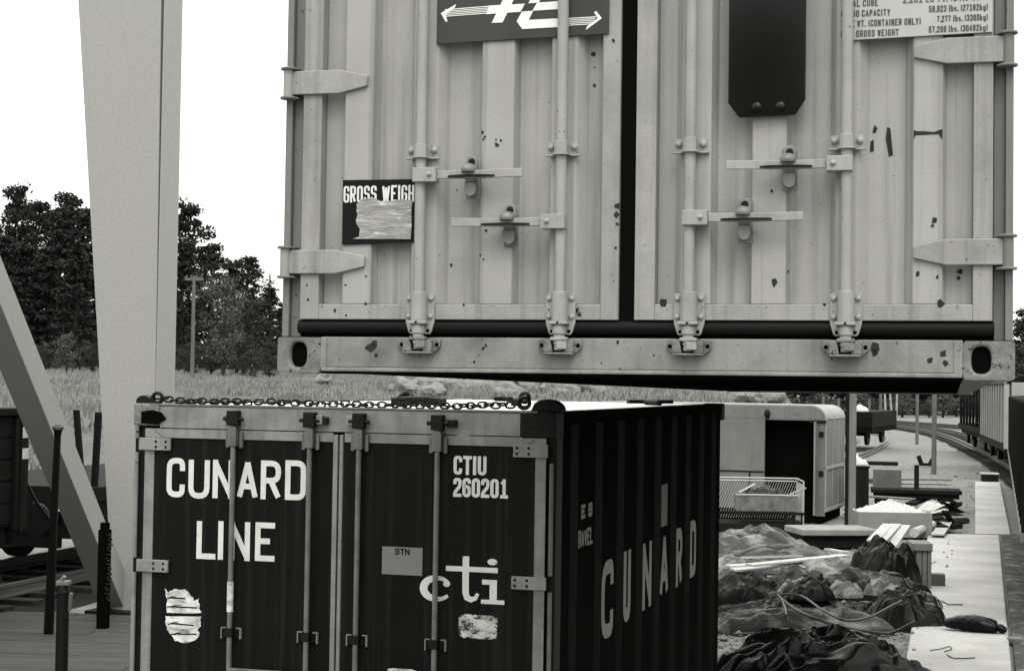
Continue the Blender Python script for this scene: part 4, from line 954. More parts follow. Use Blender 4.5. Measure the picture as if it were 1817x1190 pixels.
# ================================================================== wagons on the left track
wm = Matrix.Rotation(-math.atan2(D_.x, D_.y), 4, 'Z')
def wheelset(mb, y, hw=.75, r=.46, zc=.73):
    for s_ in (-1, 1):
        mb.cyl((s_ * hw - .07, y, zc), (s_ * hw + .07, y, zc), r, n=28); mb.cyl((s_ * (hw + .07), y, zc), (s_ * (hw + .12), y, zc), r * .35, n=14)
    mb.cyl((-hw, y, zc), (hw, y, zc), .07, n=10)
t = thing('box_wagon', 'dark box wagon with two white painted corner marks at the left edge', 'wagon', LC + D_ * -1.6 + Vector((0, 0, -.06)), (0, 0, -math.atan2(D_.x, D_.y)))
mb = MB(); mb.box(-1.35, 1.35, -9.0, -.02, 1.02, 2.22)
for k in range(8): mb.box(1.35, 1.40, -8.9 + k * 1.24, -8.82 + k * 1.24, .98, 2.20)
for k in range(5): mb.box(1.35, 1.362, -9, -.02, 1.05 + k * .235, 1.26 + k * .235)
mb.box(1.30, 1.409, -.12, .032, .98, 2.22); mb.build('body', 'wagon_dark', t, bevel=.01)
mb = MB(); mb.box(-1.42, 1.42, -9.05, 0.03, 2.22, 2.30); mb.build('top_rail', 'wagon_dark', t, bevel=.01)
mb = MB(); mb.box(1.0, 1.30, -9.0, 0.0, .80, 1.02); mb.box(-1.30, -1.0, -9.0, 0.0, .80, 1.02); mb.box(-1.3, 1.3, -.25, 0, .78, 1.02)
for y in (-1.9, -7.0): mb.box(1.0, 1.14, y - .5, y + .5, .62, .80); mb.prism([(y - .35, .80), (y + .35, .80), (y + .12, .42), (y - .12, .42)], 1.02, 1.12, 'x')
mb.build('underframe', 'wagon_dark', t, bevel=.01)
for y in (-1.9, -7.0):
    mb = MB(); wheelset(mb, y); mb.build('wheel_set', 'dark_steel', t, smooth=True)
for s_ in (-1, 1):
    mb = MB(); mb.cyl((s_ * .87, 0, .98), (s_ * .87, .48, .98), .07, n=12); mb.cyl((s_ * .87, .48, .98), (s_ * .87, .53, .98), .20, n=20); mb.build('buffer', 'dark_steel', t, smooth=True)
for zc in (2.03, 1.80):
    MB().box(1.24, 1.412, -.10, .035, zc - .06, zc + .06).build('corner_mark', 'white_mark', t, bevel=.006)
MB().box(1.30, 1.41, -.08, .036, 2.235, 2.285).build('corner_mark', 'white_mark', t)
mb = MB(); mb.tube([(1.30, .03, 1.62), (1.36, .30, 1.25), (1.40, .55, 1.02)], .018, 6); mb.build('hand_rail', 'dark_steel', t)
mb = MB()
for k in range(4): mb.box(1.30, 1.36, -.9 + k * .11, -.84 + k * .11, .48, .80)
mb.box(1.28, 1.38, -.95, -.40, .44, .49); mb.build('step', 'dark_steel', t)

t = thing('stake_wagon', 'dark flat wagon with leaning side stakes behind the crane brace', 'wagon', LC + D_ * -.3 + Vector((0, 0, -.06)), (0, 0, -math.atan2(D_.x, D_.y)))
mb = MB(); mb.box(-1.35, 1.35, .30, 9.5, 1.16, 1.34); mb.build('deck', 'wagon_dark', t, bevel=.01)
mb = MB(); mb.box(1.0, 1.30, .30, 9.5, .80, 1.16); mb.box(-1.30, -1.0, .30, 9.5, .80, 1.16); mb.box(-1.3, 1.3, .30, .5, .72, 1.16)
mb.box(-.9, -.3, .32, .42, .55, .95); mb.box(.2, .9, .30, .40, .6, .9)
for y in (2.2, 7.5): mb.prism([(y - .35, .80), (y + .35, .80), (y + .12, .42), (y - .12, .42)], 1.02, 1.12, 'x')
mb.build('underframe', 'wagon_dark', t, bevel=.01)
for y in (2.2, 7.5):
    mb = MB(); wheelset(mb, y); mb.build('wheel_set', 'dark_steel', t, smooth=True)
for s_ in (-1, 1):
    mb = MB(); mb.cyl((s_ * .87, .30, .98), (s_ * .87, -.16, .98), .07, n=12); mb.cyl((s_ * .87, -.16, .98), (s_ * .87, -.21, .98), .20, n=20); mb.build('buffer', 'dark_steel', t, smooth=True)
mb = MB(); mb.box(.92, 1.02, .22, .30, 1.05, 1.12); mb.build('lamp_bracket', 'white_mark', t)
TM = Matrix.LocRotScale(t.location, t.rotation_euler, None).inverted()
for pxb, pyb, pxt, pyt, Y in ((147, 880, 135.5, 727, 25.0), (167, 872, 175, 731, 20.6)):
    a, b = TM @ at(pxb, pyb, Y), TM @ at(pxt, pyt, Y); a = b + (a - b) * ((b.z - 1.2) / (b.z - a.z))
    mb = MB(); wv = .033 * Y / 22
    mb.hexa([a + Vector((-wv, -.04, 0)), a + Vector((wv, -.04, 0)), a + Vector((wv, .04, 0)), a + Vector((-wv, .04, 0))], [b + Vector((-wv, -.04, 0)), b + Vector((wv, -.04, 0)), b + Vector((wv, .04, 0)), b + Vector((-wv, .04, 0))])
    mb.build('stake', 'wagon_dark', t, bevel=.005)
for x, y in ((1.28, 3.6), (-1.28, 8.6), (1.28, 6.2), (1.28, 8.8)):
    MB().box(x - .04, x + .04, y - .04, y + .04, 1.34, 2.25).build('stake', 'wagon_dark', t, bevel=.005)

# ================================================================== right hand train
def dirto(a, b): d = Vector((b[0] - a[0], b[1] - a[1], 0)); return -math.atan2(d.x, d.y), d.length
def wagon_at(name, label, a, b):
    rz, L_ = dirto(a, b); return thing(name, label, 'wagon', (a[0], a[1], -.03), (0, 0, rz), None), L_
def tail(mb, L_, sx):
    mb.box(-1.2, 1.2, 0, L_, .85, 1.08)
    for y in (1.6, L_ - 1.6): mb.prism([(y - .4, .85), (y + .4, .85), (y + .13, .4), (y - .13, .4)], -1.06, -.96, 'x')
# near dark open wagon, its near end lengthened out of view to cast shade
t, L_ = wagon_at('open_wagon', 'long dark open wagon at the right edge of the picture, nearest of the train', (6.87, 18.0), (15.0, 46.5))
mb = MB(); mb.box(-1.35, -1.28, 0, L_, 1.10, 2.52); mb.box(1.28, 1.35, 0, L_, 1.10, 2.52); mb.box(-1.28, 1.28, 0, .07, 1.10, 2.52); mb.box(-1.28, 1.28, L_ - .07, L_, 1.10, 2.52); mb.box(-1.28, 1.28, .07, L_ - .07, 1.10, 1.2)
for k in range(23): mb.box(-1.43, -1.35, k * 1.25, k * 1.25 + .12, 1.06, 2.5)
mb.build('body', 'wagon_dark', t, bevel=.01)
mb = MB(); mb.box(-1.44, -1.30, -.02, L_, 1.0, 1.10); mb.build('sole_bar', 'alu_dark', t, bevel=.005)
mb = MB(); tail(mb, L_, -1); mb.build('underframe', 'wagon_dark', t)
for y in (1.6, L_ - 1.6):
    mb = MB(); wheelset(mb, y); mb.build('wheel_set', 'dark_steel', t, smooth=True)
mb = MB()
for k in range(52): mb.box(-1.2, 1.2, .4 + k * .54, .55 + k * .54, 2.2, 2.3 + .1 * (k % 3))
mb.build('load', 'tarp_dark', t)
# pale slatted wagon
t, L_ = wagon_at('slatted_wagon', 'pale slat sided stock wagon with bright corner, second in the train on the right', (15.58, 49.0), (18.2, 61.3))
mb = MB(); mb.box(-1.30, 1.30, 0, L_, 1.10, 2.86); mb.build('body', mat('stock_body', .05, .8, .4, 2, bump=.1), t, bevel=.01)
for k in range(11):
    MB().box(-1.37, -1.30, .35 + k * 1.12, .72 + k * 1.12, 1.12, 2.84).build('slat', 'slat_paint', t)
MB().box(-1.39, -1.26, -.04, .26, .98, 2.9).build('corner_post', 'wagon_light', t, bevel=.01)
MB().box(-1.20, -.70, -.06, .0, 1.05, 2.9).build('corner_post', 'wagon_light', t, bevel=.01)
mb = MB(); mb.prism([(-1.4, 2.86), (1.4, 2.86), (1.0, 3.08), (0, 3.16), (-1.0, 3.08)], -.05, L_ + .05); mb.build('roof', 'wagon_dark', t)
mb = MB(); tail(mb, L_, -1); mb.box(-1.36, -1.2, 0, L_, .9, 1.1); mb.build('underframe', 'wagon_dark', t)
for y in (1.6, L_ - 1.6):
    mb = MB(); wheelset(mb, y); mb.build('wheel_set', 'dark_steel', t, smooth=True)
# far dark timber wagon
t, L_ = wagon_at('timber_wagon', 'dark wagon with tall stakes at the far end of the train on the right', (18.75, 63.3), (21.0, 75.0))
mb = MB(); mb.box(-1.35, 1.35, 0, L_, 1.05, 1.25); mb.build('deck', 'wagon_dark', t)
mb = MB(); tail(mb, L_, -1); mb.build('underframe', 'wagon_dark', t)
for y in (1.6, L_ - 1.6):
    mb = MB(); wheelset(mb, y); mb.build('wheel_set', 'dark_steel', t, smooth=True)
for k in range(7):
    for s_ in (-1, 1): MB().box(s_ * 1.3 - .05, s_ * 1.3 + .05, .5 + k * 1.7, .64 + k * 1.7, 1.25, 2.9).build('stake', 'wagon_dark', t)
random.seed(3); mb = MB()
for k in range(22):
    x, z = random.uniform(-1.1, 1.1), 1.38 + random.random() * .9; mb.cyl((x, .2, z), (x, L_ - .2, z), random.uniform(.10, .16), n=10)
mb.build('logs', 'wood_dark', t)
# small wagon on the siding
t, L_ = wagon_at('siding_wagon', 'small dark wagon loaded with upright stakes on the curved siding behind the van', (14.0, 72.0), (16.6, 79.0))
mb = MB(); mb.box(-1.2, 1.2, 0, L_, .85, 1.72); mb.build('body', 'wagon_dark', t, bevel=.02)
mb = MB(); tail(mb, L_, -1); mb.build('underframe', 'wagon_dark', t)
for y in (1.6, L_ - 1.6):
    mb = MB(); wheelset(mb, y); mb.build('wheel_set', 'dark_steel', t, smooth=True)
for k, x in enumerate((-.9, -.3, .35, .9)): MB().box(x - .05, x + .05, .2 + .3 * k, .3 + .3 * k, 1.72, 2.35 - .1 * (k % 2)).build('stake', 'pole_wood', t)
mb = MB(); mb.ball((.75, .3, 1.72), .26, .24, .22, 12, 8, zmin=-.2); mb.ball((.62, .35, 1.72), .2, .2, .3, 12, 8, zmin=-.2); mb.build('sack', 'white_mark', t, smooth=True)

random.seed(77); vs = []; fs = []
for _ in range(5200):
    Y = 14.5 + 45 * random.random() ** 1.7; X = random.uniform(1.6 + (Y - 15) * .02, 3.2 + (Y - 14) * .30)
    r = random.uniform(.008, .03) * (1 + (random.random() < .06) * 1.6); z = yard_h(X, Y) + r * .4
    if X > 2.93 + (Y - 13) * .26 and Y < 30.5 and random.random() < .85: continue
    if X > 2.93 + (Y - 13) * .26 and Y < 30.5: z = .045 + r * .3
    b = len(vs); k = random.random() * 1.5
    vs += [(X + r * math.cos(k + t), Y + r * math.sin(k + t), z + random.uniform(-.2, .2) * r) for t in (0, 1.57, 3.14, 4.71)] + [(X, Y, z + r * .7), (X, Y, z - r * .6)]
    fs += [(b + i, b + (i + 1) % 4, b + 4) for i in range(4)] + [(b + (i + 1) % 4, b + i, b + 5) for i in range(4)]
mb = MB(); mb.v, mb.f = vs, fs; tag(mb.build('loose_stones', 'rock'), kind='stuff')
# ================================================================== trees
def clump(vs, fs, c, r, n, size, flat=.7):
    for _ in range(n):
        while True:
            q = Vector((random.uniform(-1, 1), random.uniform(-1, 1), random.uniform(-1, 1)))
            if q.length < 1: break
        p = c + Vector((q.x * r, q.y * r, q.z * r * flat))
        a = Vector((random.gauss(0, 1), random.gauss(0, 1), random.gauss(0, .8))).normalized(); b = a.orthogonal().normalized()
        b = (Matrix.Rotation(random.uniform(0, 6.28), 3, a) @ b); s_ = size * random.uniform(.6, 1.4); k = len(vs)
        e = b.cross(a)
        vs.extend([p + b * s_, p + e * s_ * .5, p - b * s_ * .8, p - e * s_ * .45]); fs.append((k, k + 1, k + 2, k + 3))
def make_tree(name, label, cat, h, kind, seed, m, dens=1.0, group=None):
    random.seed(seed); t = thing(name, label, cat, (0, 0, 0), (0, 0, 0), group)
    tr = MB(); cr_v, cr_f = [], []
    bend = Vector((random.uniform(-.3, .3), random.uniform(-.3, .3), 0)) * h * .08
    def axis(f): return Vector((0, 0, h * f)) + bend * f * f
    r0 = h * .016 + .05
    tr.tube([axis(f) - Vector((0, 0, .3 if f == 0 else 0)) for f in (0, .1, .25, .45, .65, .85, .97)], .1, 8, rs=[r0 * x for x in (1.25, 1.0, .88, .7, .5, .25, .08)])
    if kind == 'pine':      f0, rad = .25, h * .20
    elif kind == 'spruce':  f0, rad = .08, h * .17
    else:                   f0, rad = .16, h * .30
    nl = int((34 if kind != 'broad' else 30) * dens)
    for i in range(nl):
        f = f0 + (1 - f0) * ((i + random.random()) / nl)
        if kind == 'pine': w_ = rad * (math.sin(math.pi * min(1, (f - f0) / (1 - f0) * .80 + .17)) ** .8) * random.uniform(.45, 1.15)
        elif kind == 'spruce': w_ = rad * (1.03 - (f - f0) / (1 - f0)) * random.uniform(.7, 1.15)
        else: w_ = rad * math.sin(math.pi * min(1, (f - f0) / (1 - f0) * .82 + .12)) * random.uniform(.5, 1.15)
        a = i * 2.399 + random.uniform(-.5, .5); lift = {'pine': .22, 'spruce': -.12, 'broad': .55}[kind] * w_
        p0 = axis(f); p1 = p0 + Vector((math.cos(a) * w_, math.sin(a) * w_, lift)); pm = p0.lerp(p1, .5) + Vector((0, 0, -.06 * w_))
        tr.tube([p0, pm, p1], .03, 5, rs=[r0 * .28 * (1.1 - f * .6), r0 * .18 * (1.1 - f * .6), .015])
        for u, rr in ((.45, .30), (.75, .34), (1.0, .30)):
            if random.random() < .20: continue
            c = p0.lerp(p1, u) + Vector((random.uniform(-.2, .2), random.uniform(-.2, .2), random.uniform(.0, .3))) * h * .03
            clump(cr_v, cr_f, c, rad * rr * random.uniform(.5, 1.25), int(58 * dens), h * .011 + .03, .55 if kind != 'broad' else .8)
    clump(cr_v, cr_f, axis(.97), rad * (.22 if kind != 'spruce' else .10), int(60 * dens), h * .009 + .03, 1.3)
    tr.build('trunk', 'bark', t, smooth=True)
    mb = MB(); mb.v, mb.f = [tuple(p) for p in cr_v], cr_f
    me = bpy.data.meshes.new('crown'); me.from_pydata(mb.v, [], mb.f); me.materials.append(M[m])
    o = bpy.data.objects.new('crown', me); C.objects.link(o); o.parent = t
    return t
GT = 'pines at the edge of the field'
protos = {}
def plant(px, pbase, ptop, Y, kind, label, cat='tree', name=None, m='needles', group=GT, z=None, var=0, wid=1.0):
    b = at(px, pbase, Y); tp = at(px, ptop, Y); h = tp.z - b.z
    zz = bank(b.x, Y) - .1 if z is None else z
    h = tp.z - zz
    key = (kind, m, var)
    if key not in protos:
        o = make_tree(name or {'pine': 'pine_tree', 'spruce': 'spruce_tree', 'broad': 'broadleaf_tree'}[kind], label, cat, 10.0, kind, 100 + len(protos) * 7 + var, m, group=group); protos[key] = o
    else: o = copy_tree(protos[key])
    o.location = (b.x, Y, zz); s_ = h / 10.0; o.scale = (s_ * wid, s_ * wid, s_); o.rotation_euler = (0, 0, random.uniform(0, 6.28))
    tag(o, label, cat, group); return o
TL = [(20, 655, 336, 112, 'pine', 'tallest pine at the far left, its top standing clear of the wood', 0, .8),
      (-18, 655, 400, 118, 'pine', 'pine cut by the left edge of the picture', 1, 1.1), (62, 655, 362, 125, 'pine', 'dense dark pine second from the left', 2, 1.25),
      (100, 652, 378, 118, 'pine', 'dark pine behind the pale bush', 0, 1.2), (118, 652, 352, 128, 'pine', 'pine with narrow top just left of the crane leg', 1, 1.1),
      (150, 652, 372, 122, 'pine', 'pine half hidden by the left side of the crane leg', 2, 1.25), (40, 656, 430, 108, 'spruce', 'low dark spruce under the tallest pine', 0, 1.5),
      (82, 654, 440, 108, 'spruce', 'low dark spruce above the pale bush', 1, 1.5), (135, 652, 430, 106, 'spruce', 'low dark spruce touching the left side of the crane leg', 2, 1.5),
      (0, 655, 420, 106, 'spruce', 'low spruce at the left edge above the brace', 1, 1.5),
      (200, 652, 380, 125, 'pine', 'pine standing behind the crane leg', 0, 1.2), (255, 652, 370, 120, 'pine', 'pine hidden behind the middle of the crane leg', 2, 1.2),
      (333, 655, 366, 112, 'pine', 'tallest pine just right of the crane leg', 0, .92), (318, 655, 430, 105, 'spruce', 'dark spruce close against the right edge of the crane leg', 0, 1.3),
      (372, 655, 440, 122, 'pine', 'pine behind the pale leafed tree', 1, 1.15), (438, 650, 458, 128, 'pine', 'rounded pine to the right of the pale leafed tree', 2, 1.15),
      (410, 650, 470, 132, 'pine', 'pine filling the gap behind the rounded pine', 0, 1.2),
      (480, 640, 512, 135, 'spruce', 'small dark tree just left of the hanging container', 2, 1.8), (462, 645, 540, 120, 'pine', 'short bushy pine below the thin mast', 1, 1.6), (500, 640, 540, 140, 'spruce', 'small spruce half behind the hanging container', 1, 1.9)]
random.seed(5)
for px, pb_, pt_, Y, kd, lb, vr, wd in TL: plant(px, pb_, pt_, Y, kd, lb, var=vr, wid=wd)
plant(396, 664, 500, 92, 'broad', 'pale leafed tree with dark leaning trunk at the field edge', m='leaves', group=None)
plant(432, 655, 535, 96, 'broad', 'low dark leafy tree right of the pale leafed tree', m='scrub', group=None, wid=1.3)
for px, pb_, pt_, Y, wd, m, lb in ((118, 660, 596, 92, 1.5, 'leaves', 'pale round bush at the foot of the wood left of the crane'), (66, 662, 615, 96, 1.6, 'scrub', 'dark bush beside the pale round bush'), (165, 660, 612, 94, 1.6, 'scrub', 'dark bush against the left side of the crane leg'),
                               (445, 662, 625, 84, 1.8, 'scrub', 'low bush in the field left of the hanging container corner'), (478, 655, 610, 90, 1.6, 'scrub', 'low bush right beside the hanging container corner'), (340, 655, 612, 95, 2.0, 'scrub', 'dark scrub at the foot of the telegraph pole'), (375, 655, 605, 100, 2.0, 'scrub', 'dark scrub behind the leaning trunk'), (420, 655, 600, 102, 2.2, 'scrub', 'dark scrub under the rounded pine')):
    plant(px, pb_, pt_, Y, 'broad', lb, 'bush', 'bush', m, 'bushes along the field edge', var=3, wid=wd)
# the wood behind reads as one dark mass between and under the single trees
random.seed(91); vs_, fs_ = [], []
for k in range(150):
    X = random.uniform(-62, -15); Y = random.uniform(138, 152); zt_ = 3.6 + (6.2 if X < -23 else 6.2 * max(.1, (-15 - X) / 8)) * random.uniform(.35, 1.0)
    for q in range(4): clump(vs_, fs_, Vector((X + random.uniform(-1, 1), Y, 3.0 + (zt_ - 3.0) * random.random())), random.uniform(1.0, 2.2), 34, .30)
for k in range(190):
    X = random.uniform(6, 64); Y = random.uniform(192, 206)
    for q in range(4): clump(vs_, fs_, Vector((X + random.uniform(-1, 1), Y, 8.5 * random.random())), random.uniform(1.2, 2.6), 30, .36)
mb = MB(); mb.v, mb.f = [tuple(p) for p in vs_], fs_
me = bpy.data.meshes.new('far_wood'); me.from_pydata(mb.v, [], mb.f); me.materials.append(M['needles']); o = bpy.data.objects.new('far_wood', me); C.objects.link(o); tag(o, kind='stuff')
# far wood on the right: trees one by one
FR = [(1300, 690), (1345, 650), (1392, 640), (1440, 640), (1490, 620), (1540, 600), (1590, 600), (1640, 590), (1690, 600), (1740, 590)]
WN = ['behind the van, first from the left', 'behind the van roof, second from the left', 'behind the van roof, third from the left', 'right behind the van end', 'behind the pale pole', 'behind the siding wagon', 'behind the birches', 'behind the two dark poles', 'right of the two dark poles', 'behind the dark timber wagon']
for k, (px, top) in enumerate(FR):
    plant(px, 746, top - 40, 185 + 7 * (k % 3), 'spruce' if k % 2 else 'pine', 'tree of the far dark wood, ' + WN[k], group='trees of the far wood', z=-.1, var=k % 3, wid=2.3)
for k in range(16):
    px = 1385 + k * 24
    plant(px, 748, 700 + 9 * (k % 3), 168 + (k * 5) % 11, 'broad', 'low scrub bush at the foot of the far wood', 'bush', 'bush', 'scrub' if k % 3 else 'leaves', 'scrub at the foot of the far wood', z=-.1, var=3, wid=2.6)
plant(1826, 700, 556, 95, 'pine', 'tree at the right edge beyond the near wagon', group=None, z=-.1, var=1, wid=1.2)
plant(1809, 720, 618, 88, 'broad', 'leafy bush tree at the right edge just under the sky', group=None, z=-.1, m='scrub', var=0, wid=1.2)
for k, (x, y, h) in enumerate(((-27, -86, 19.5), (-32.8, -84, 25.5), (-37, -88, 19.5), (-32, -90, 20.5), (-22, -90, 20), (-43, -88, 20))):
    o = copy_tree(protos[('pine', 'needles', k % 3)]); o.location = (x, y, -.1); o.scale = (h / 9.0, h / 9.0, h / 10)
    tag(o, 'pine behind the viewer, seen only as a dark shape mirrored in the black board', 'tree', 'pines mirrored in the black board')
random.seed(17)
for k, (px, lean) in enumerate(((1572, 0.5), (1583, .9), (1590, -.3))):
    b = gnd(px, 745); t = thing('birch_tree', ['leftmost of the three white birch stems by the far curve', 'leaning birch stem in the middle of the three by the far curve', 'rightmost of the three white birch stems by the far curve'][k], 'tree', b, group='birches by the far curve')
    h = 12; MB().tube([(0, 0, -.2), (-lean * .35, 0, h * .3), (-lean * .9, 0, h * .65), (-lean, 0, h)], .1, 8, rs=[.10, .085, .06, .03]).build('trunk', 'birch', t, smooth=True)
    v_, f_ = [], []
    for j in range(24):
        a = j * 2.4; zz = h * (.45 + .55 * j / 24); clump(v_, f_, Vector((-lean + math.cos(a) * 1.2, math.sin(a) * 1.2, zz)), .8, 26, .16)
    mb = MB(); mb.v, mb.f = [tuple(p) for p in v_], f_; mb.build('crown', 'leaves', t)

# ================================================================== poles
def pole(name, label, px, pb_, ptop_z, r, m='pole_wood', Y=None, group=None, arm=0, z=None):
    b = gnd(px, pb_) if Y is None else at(px, pb_, Y)
    if z is not None: b.z = z
    t = thing(name, label, 'pole', b, group=group); h = ptop_z - b.z
    MB().cyl((0, 0, -.2), (0, 0, h), r, r * .8, n=12).build('shaft', m, t, smooth=True)
    if arm:
        mb = MB(); mb.box(-arm, arm, -.05, .05, h - .22, h - .10)
        for s_ in (-.8, -.3, .3, .8): mb.cyl((arm * s_, 0, h - .1), (arm * s_, 0, h + .03), .035, n=8)
        mb.build('crossarm', m, t)
    return t
b = at(340, 662, 78)
pole('telegraph_pole', 'pale telegraph pole with short crossarm standing in the field', 341, 662, at(341, 489, 78).z, .095, Y=78, arm=.42, z=bank(b.x, 78), m='pole_wood')
b = at(476, 640, 120)
pole('thin_mast', 'thin dark mast rising between the trees left of the hanging container', 476, 640, at(476, 487, 120).z, .06, Y=120, z=bank(b.x, 120), m='wood_dark')
pole('timber_pole', 'pale timber pole with dark notches beside the end of the van', 1511.5, 945, 6.4, .068, 'wood_mid')
pole('timber_pole', 'dark timber pole close behind the van end, left of the pale pole', 1503, 938, 6.2, .05, 'wood_dark')
pole('lamp_pole', 'dark wooden pole on the gravel, nearest of those beside the tracks', 1657, 840, 9, .078, 'pole_wood')
pole('lamp_pole', 'dark wooden pole on the gravel, farther and left of the nearest one', 1627, 787, 9, .085, 'pole_wood')
pole('lamp_pole', 'distant grey pole at the far left end of the tracks beside the birches', 1562, 763, 9, .10, 'pole_wood')

# ================================================================== box van
b = gnd(1463, 927)
van = thing('box_van', 'old pale box van body with rounded roof and open black doorway', 'van', (b.x, b.y, 0), (0, 0, -.36))
VW, VD, VH = 4.6, 2.2, 2.12
mb = MB()      # side facing the camera, built round the doorway (local x runs left from the corner, y away)
xo0, xo1, zt_ = -1.19, -.19, 1.97
mb.box(-VW, xo0, 0, .05, .22, 2.0); mb.box(xo1, 0, 0, .05, .12, 2.0); mb.box(xo0, xo1, 0, .05, zt_, 2.0)
mb.box(-VW, 0, VD - .05, VD, .22, 2.0); mb.box(-VW, -VW + .05, .05, VD - .05, .22, 2.0)
mb.build('body', 'van_paint', van, bevel=.004)
mb = MB(); mb.box(-.052, -.002, .05, VD - .05, .22, 2.0); e = mb.build('end_wall', 'van_end', van)
mb = MB(); mb.box(-.002, .018, -.005, VD, .20, .26); mb.box(-.002, .022, -.005, VD, 1.02, 1.08); mb.box(-.002, .02, -.005, .05, .26, 2.0)
for y in (.75, 1.45, 2.13): mb.box(-.002, .014, y, y + .035, .26, 2.0)
mb.build('trim_rail', 'wagon_light', e, bevel=.004)
# roof: flat with a rounded shoulder down to the end wall; fascia of the side in front of it
arc = [(.012 - .30 + .30 * math.cos(a), 2.0 + .27 * math.sin(a)) for a in [math.pi / 2 * k / 10 for k in range(11)]]
mb = MB(); mb.prism([(-VW, 2.0), *arc, (-VW, 2.27)], .008, VD); mb.build('roof', 'wagon_light', van, smooth=True)
arc2 = [(-.006 - .30 + .30 * math.cos(a), 2.0 + .245 * math.sin(a)) for a in [math.pi / 2 * k / 10 for k in range(11)]]
mb = MB(); mb.prism([(-VW, 2.003), *arc2, (-VW, 2.245)], -.004, .008); mb.box(-.62, -.46, -.010, -.004, 2.07, 2.085); mb.box(-.62, -.46, -.010, -.004, 2.11, 2.125); mb.build('fascia', 'van_paint', van)
mb = MB(); mb.box(-VW, 0, .05, VD - .06, .18, .24); mb.box(-VW + .05, -.06, .05, VD - .1, .0, .18); mb.build('floor', 'black', van)  # black floor and block beneath it paint the dark under the van
mb = MB(); mb.box(xo0 - .03, xo1 + .04, .35, .40, .24, 1.95); mb.build('doorway_shade', 'black', van)  # added black sheet that paints the doorway's unlit inside
mb = MB(); mb.box(-VW, -1.2, -.008, 0, .93, .96); mb.box(-1.5, -1.47, -.008, 0, .24, .93); mb.build('side_strip', 'wood_dark', van)
mb = MB(); mb.ball((-1.14, -.02, 2.09), .06, .05, .09, 10, 6); mb.cyl((-1.14, -.02, 2.02), (-1.14, .10, 2.02), .04, n=8); mb.build('lamp', 'dark_steel', van)
mb = MB(); mb.box(-.30, .02, -.035, .0, zt_ - .04, zt_ + .01)
mb.build('door_lintel', 'dark_steel', van, bevel=.004)
for z in (1.66, .90): MB().box(-.12, -.03, -.03, 0, z, z + .10).build('door_hinge', 'dark_steel', van, bevel=.004)
# open door leaf hanging outward at the right jamb
mb = MB(); mb.box(-.20, -.165, -.14, -.01, .14, 1.95); mb.build('door', 'van_end', van, bevel=.004)

# ================================================================== things on the yard
def mound(name, label, cat, c, lx, ly, h, rz, seed, m, fold=.10, fs=3.2, group=None, nx=130, ny=84, p=.75, ax=1.0):
    """crumpled sheet over a heap: folds are ridges of noise"""
    t = []; rng = random.Random(seed); ox, oy = rng.uniform(0, 50), rng.uniform(0, 50); vs = []
    for j in range(ny + 1):
        for i in range(nx + 1):
            u, v_ = 2 * i / nx - 1, 2 * j / ny - 1
            # square to disc
            x, y = u * math.sqrt(max(0, 1 - v_ * v_ / 2)), v_ * math.sqrt(max(0, 1 - u * u / 2)); r = min(1, math.hypot(x, y))
            wob = 1 + .16 * noise.noise(Vector((x * 1.7 + ox, y * 1.7, 1)))
            base = (1 - r ** 2.4) ** p
            q = Vector((x * lx * fs * ax + ox, y * ly * fs + oy, seed))
            q2 = q + Vector((noise.noise(q * .8), noise.noise(q * .8 + Vector((9, 0, 0))), 0)) * .8
            ridge = 1 - abs(noise.noise(q2)) * 2.2; ridge2 = 1 - abs(noise.noise(q2 * 2.3)) * 2.2
            f3 = abs(noise.noise(Vector((q.x * .55 + q.y * .25, q.y * 1.6 - q.x * .5, seed + 3)))); crease = max(0, 1 - f3 * 8)
            ridge = ridge - crease * 1.1; hh = h * base * (1 + (.55 if ax == 1 else .28) * noise.noise(Vector((x * 2 + oy, y * 2 + ox, 4)))) + fold * (ridge * .7 + ridge2 * .35) * (base ** .5) 
            vs.append((x * lx * wob, y * ly * wob, hh - .02))
    n = nx + 1; fc = [(j * n + i, j * n + i + 1, (j + 1) * n + i + 1, (j + 1) * n + i) for j in range(ny) for i in range(nx)]
    mb = MB(); mb.add(vs, fc)
    mb.add([(x, y, -.04) for x, y in ((-lx * .7, -ly * .6), (lx * .7, -ly * .6), (lx * .7, ly * .6), (-lx * .7, ly * .6))], [(3, 2, 1, 0)])
    o = mb.build(name, m, smooth=True); o.location = (c[0], c[1], c[2] if len(c) > 2 else 0.0); o.rotation_euler = (0, 0, rz)
    return tag(o, label, cat, group)
def rollup(name, label, cat, a, b, r, seed, m, fold=.05, z=None, group=None, n=44, N=170, squash=.8):
    """rolled tarpaulin lying from a to b, lumpy and creased"""
    a, b = Vector(a), Vector(b); d = b - a; c = (a + b) / 2
    return mound(name, label, cat, (c.x, c.y), d.length / 2 + .06, r * 1.35, r * 1.5, math.atan2(d.y, d.x), seed, m, fold * .85, 4.4, group, 220, 70, .42, .62)
TG = 'tarpaulins piled on the yard'
e0 = gnd(1470, 1205)
mound('tarpaulin_heap', 'black glossy tarpaulin heap lowest in the picture right of the dark container', 'tarpaulin', (e0.x - .05, e0.y + .10), .95, .58, .34, -.1, 31, 'tarp_black', .12, 3.3, TG, 190, 120, .6, .75)
mound('tarpaulin_heap', 'flattened black tarpaulin edge with pale fold running onto the apron below the long roll', 'tarpaulin', (gnd(1590, 1196).x, gnd(1590, 1196).y - .1), .50, .30, .07, -.3, 32, 'tarp_dark', .05, 4.0, TG)
mound('tarpaulin_heap', 'small black plastic scrap at the left foot of the lowest heap', 'tarpaulin', gnd(1315, 1180)[:2], .16, .14, .12, 0, 33, 'tarp_black', .06, 8, TG, 40, 30)
a, b = gnd(1262, 1118), gnd(1568, 1122)
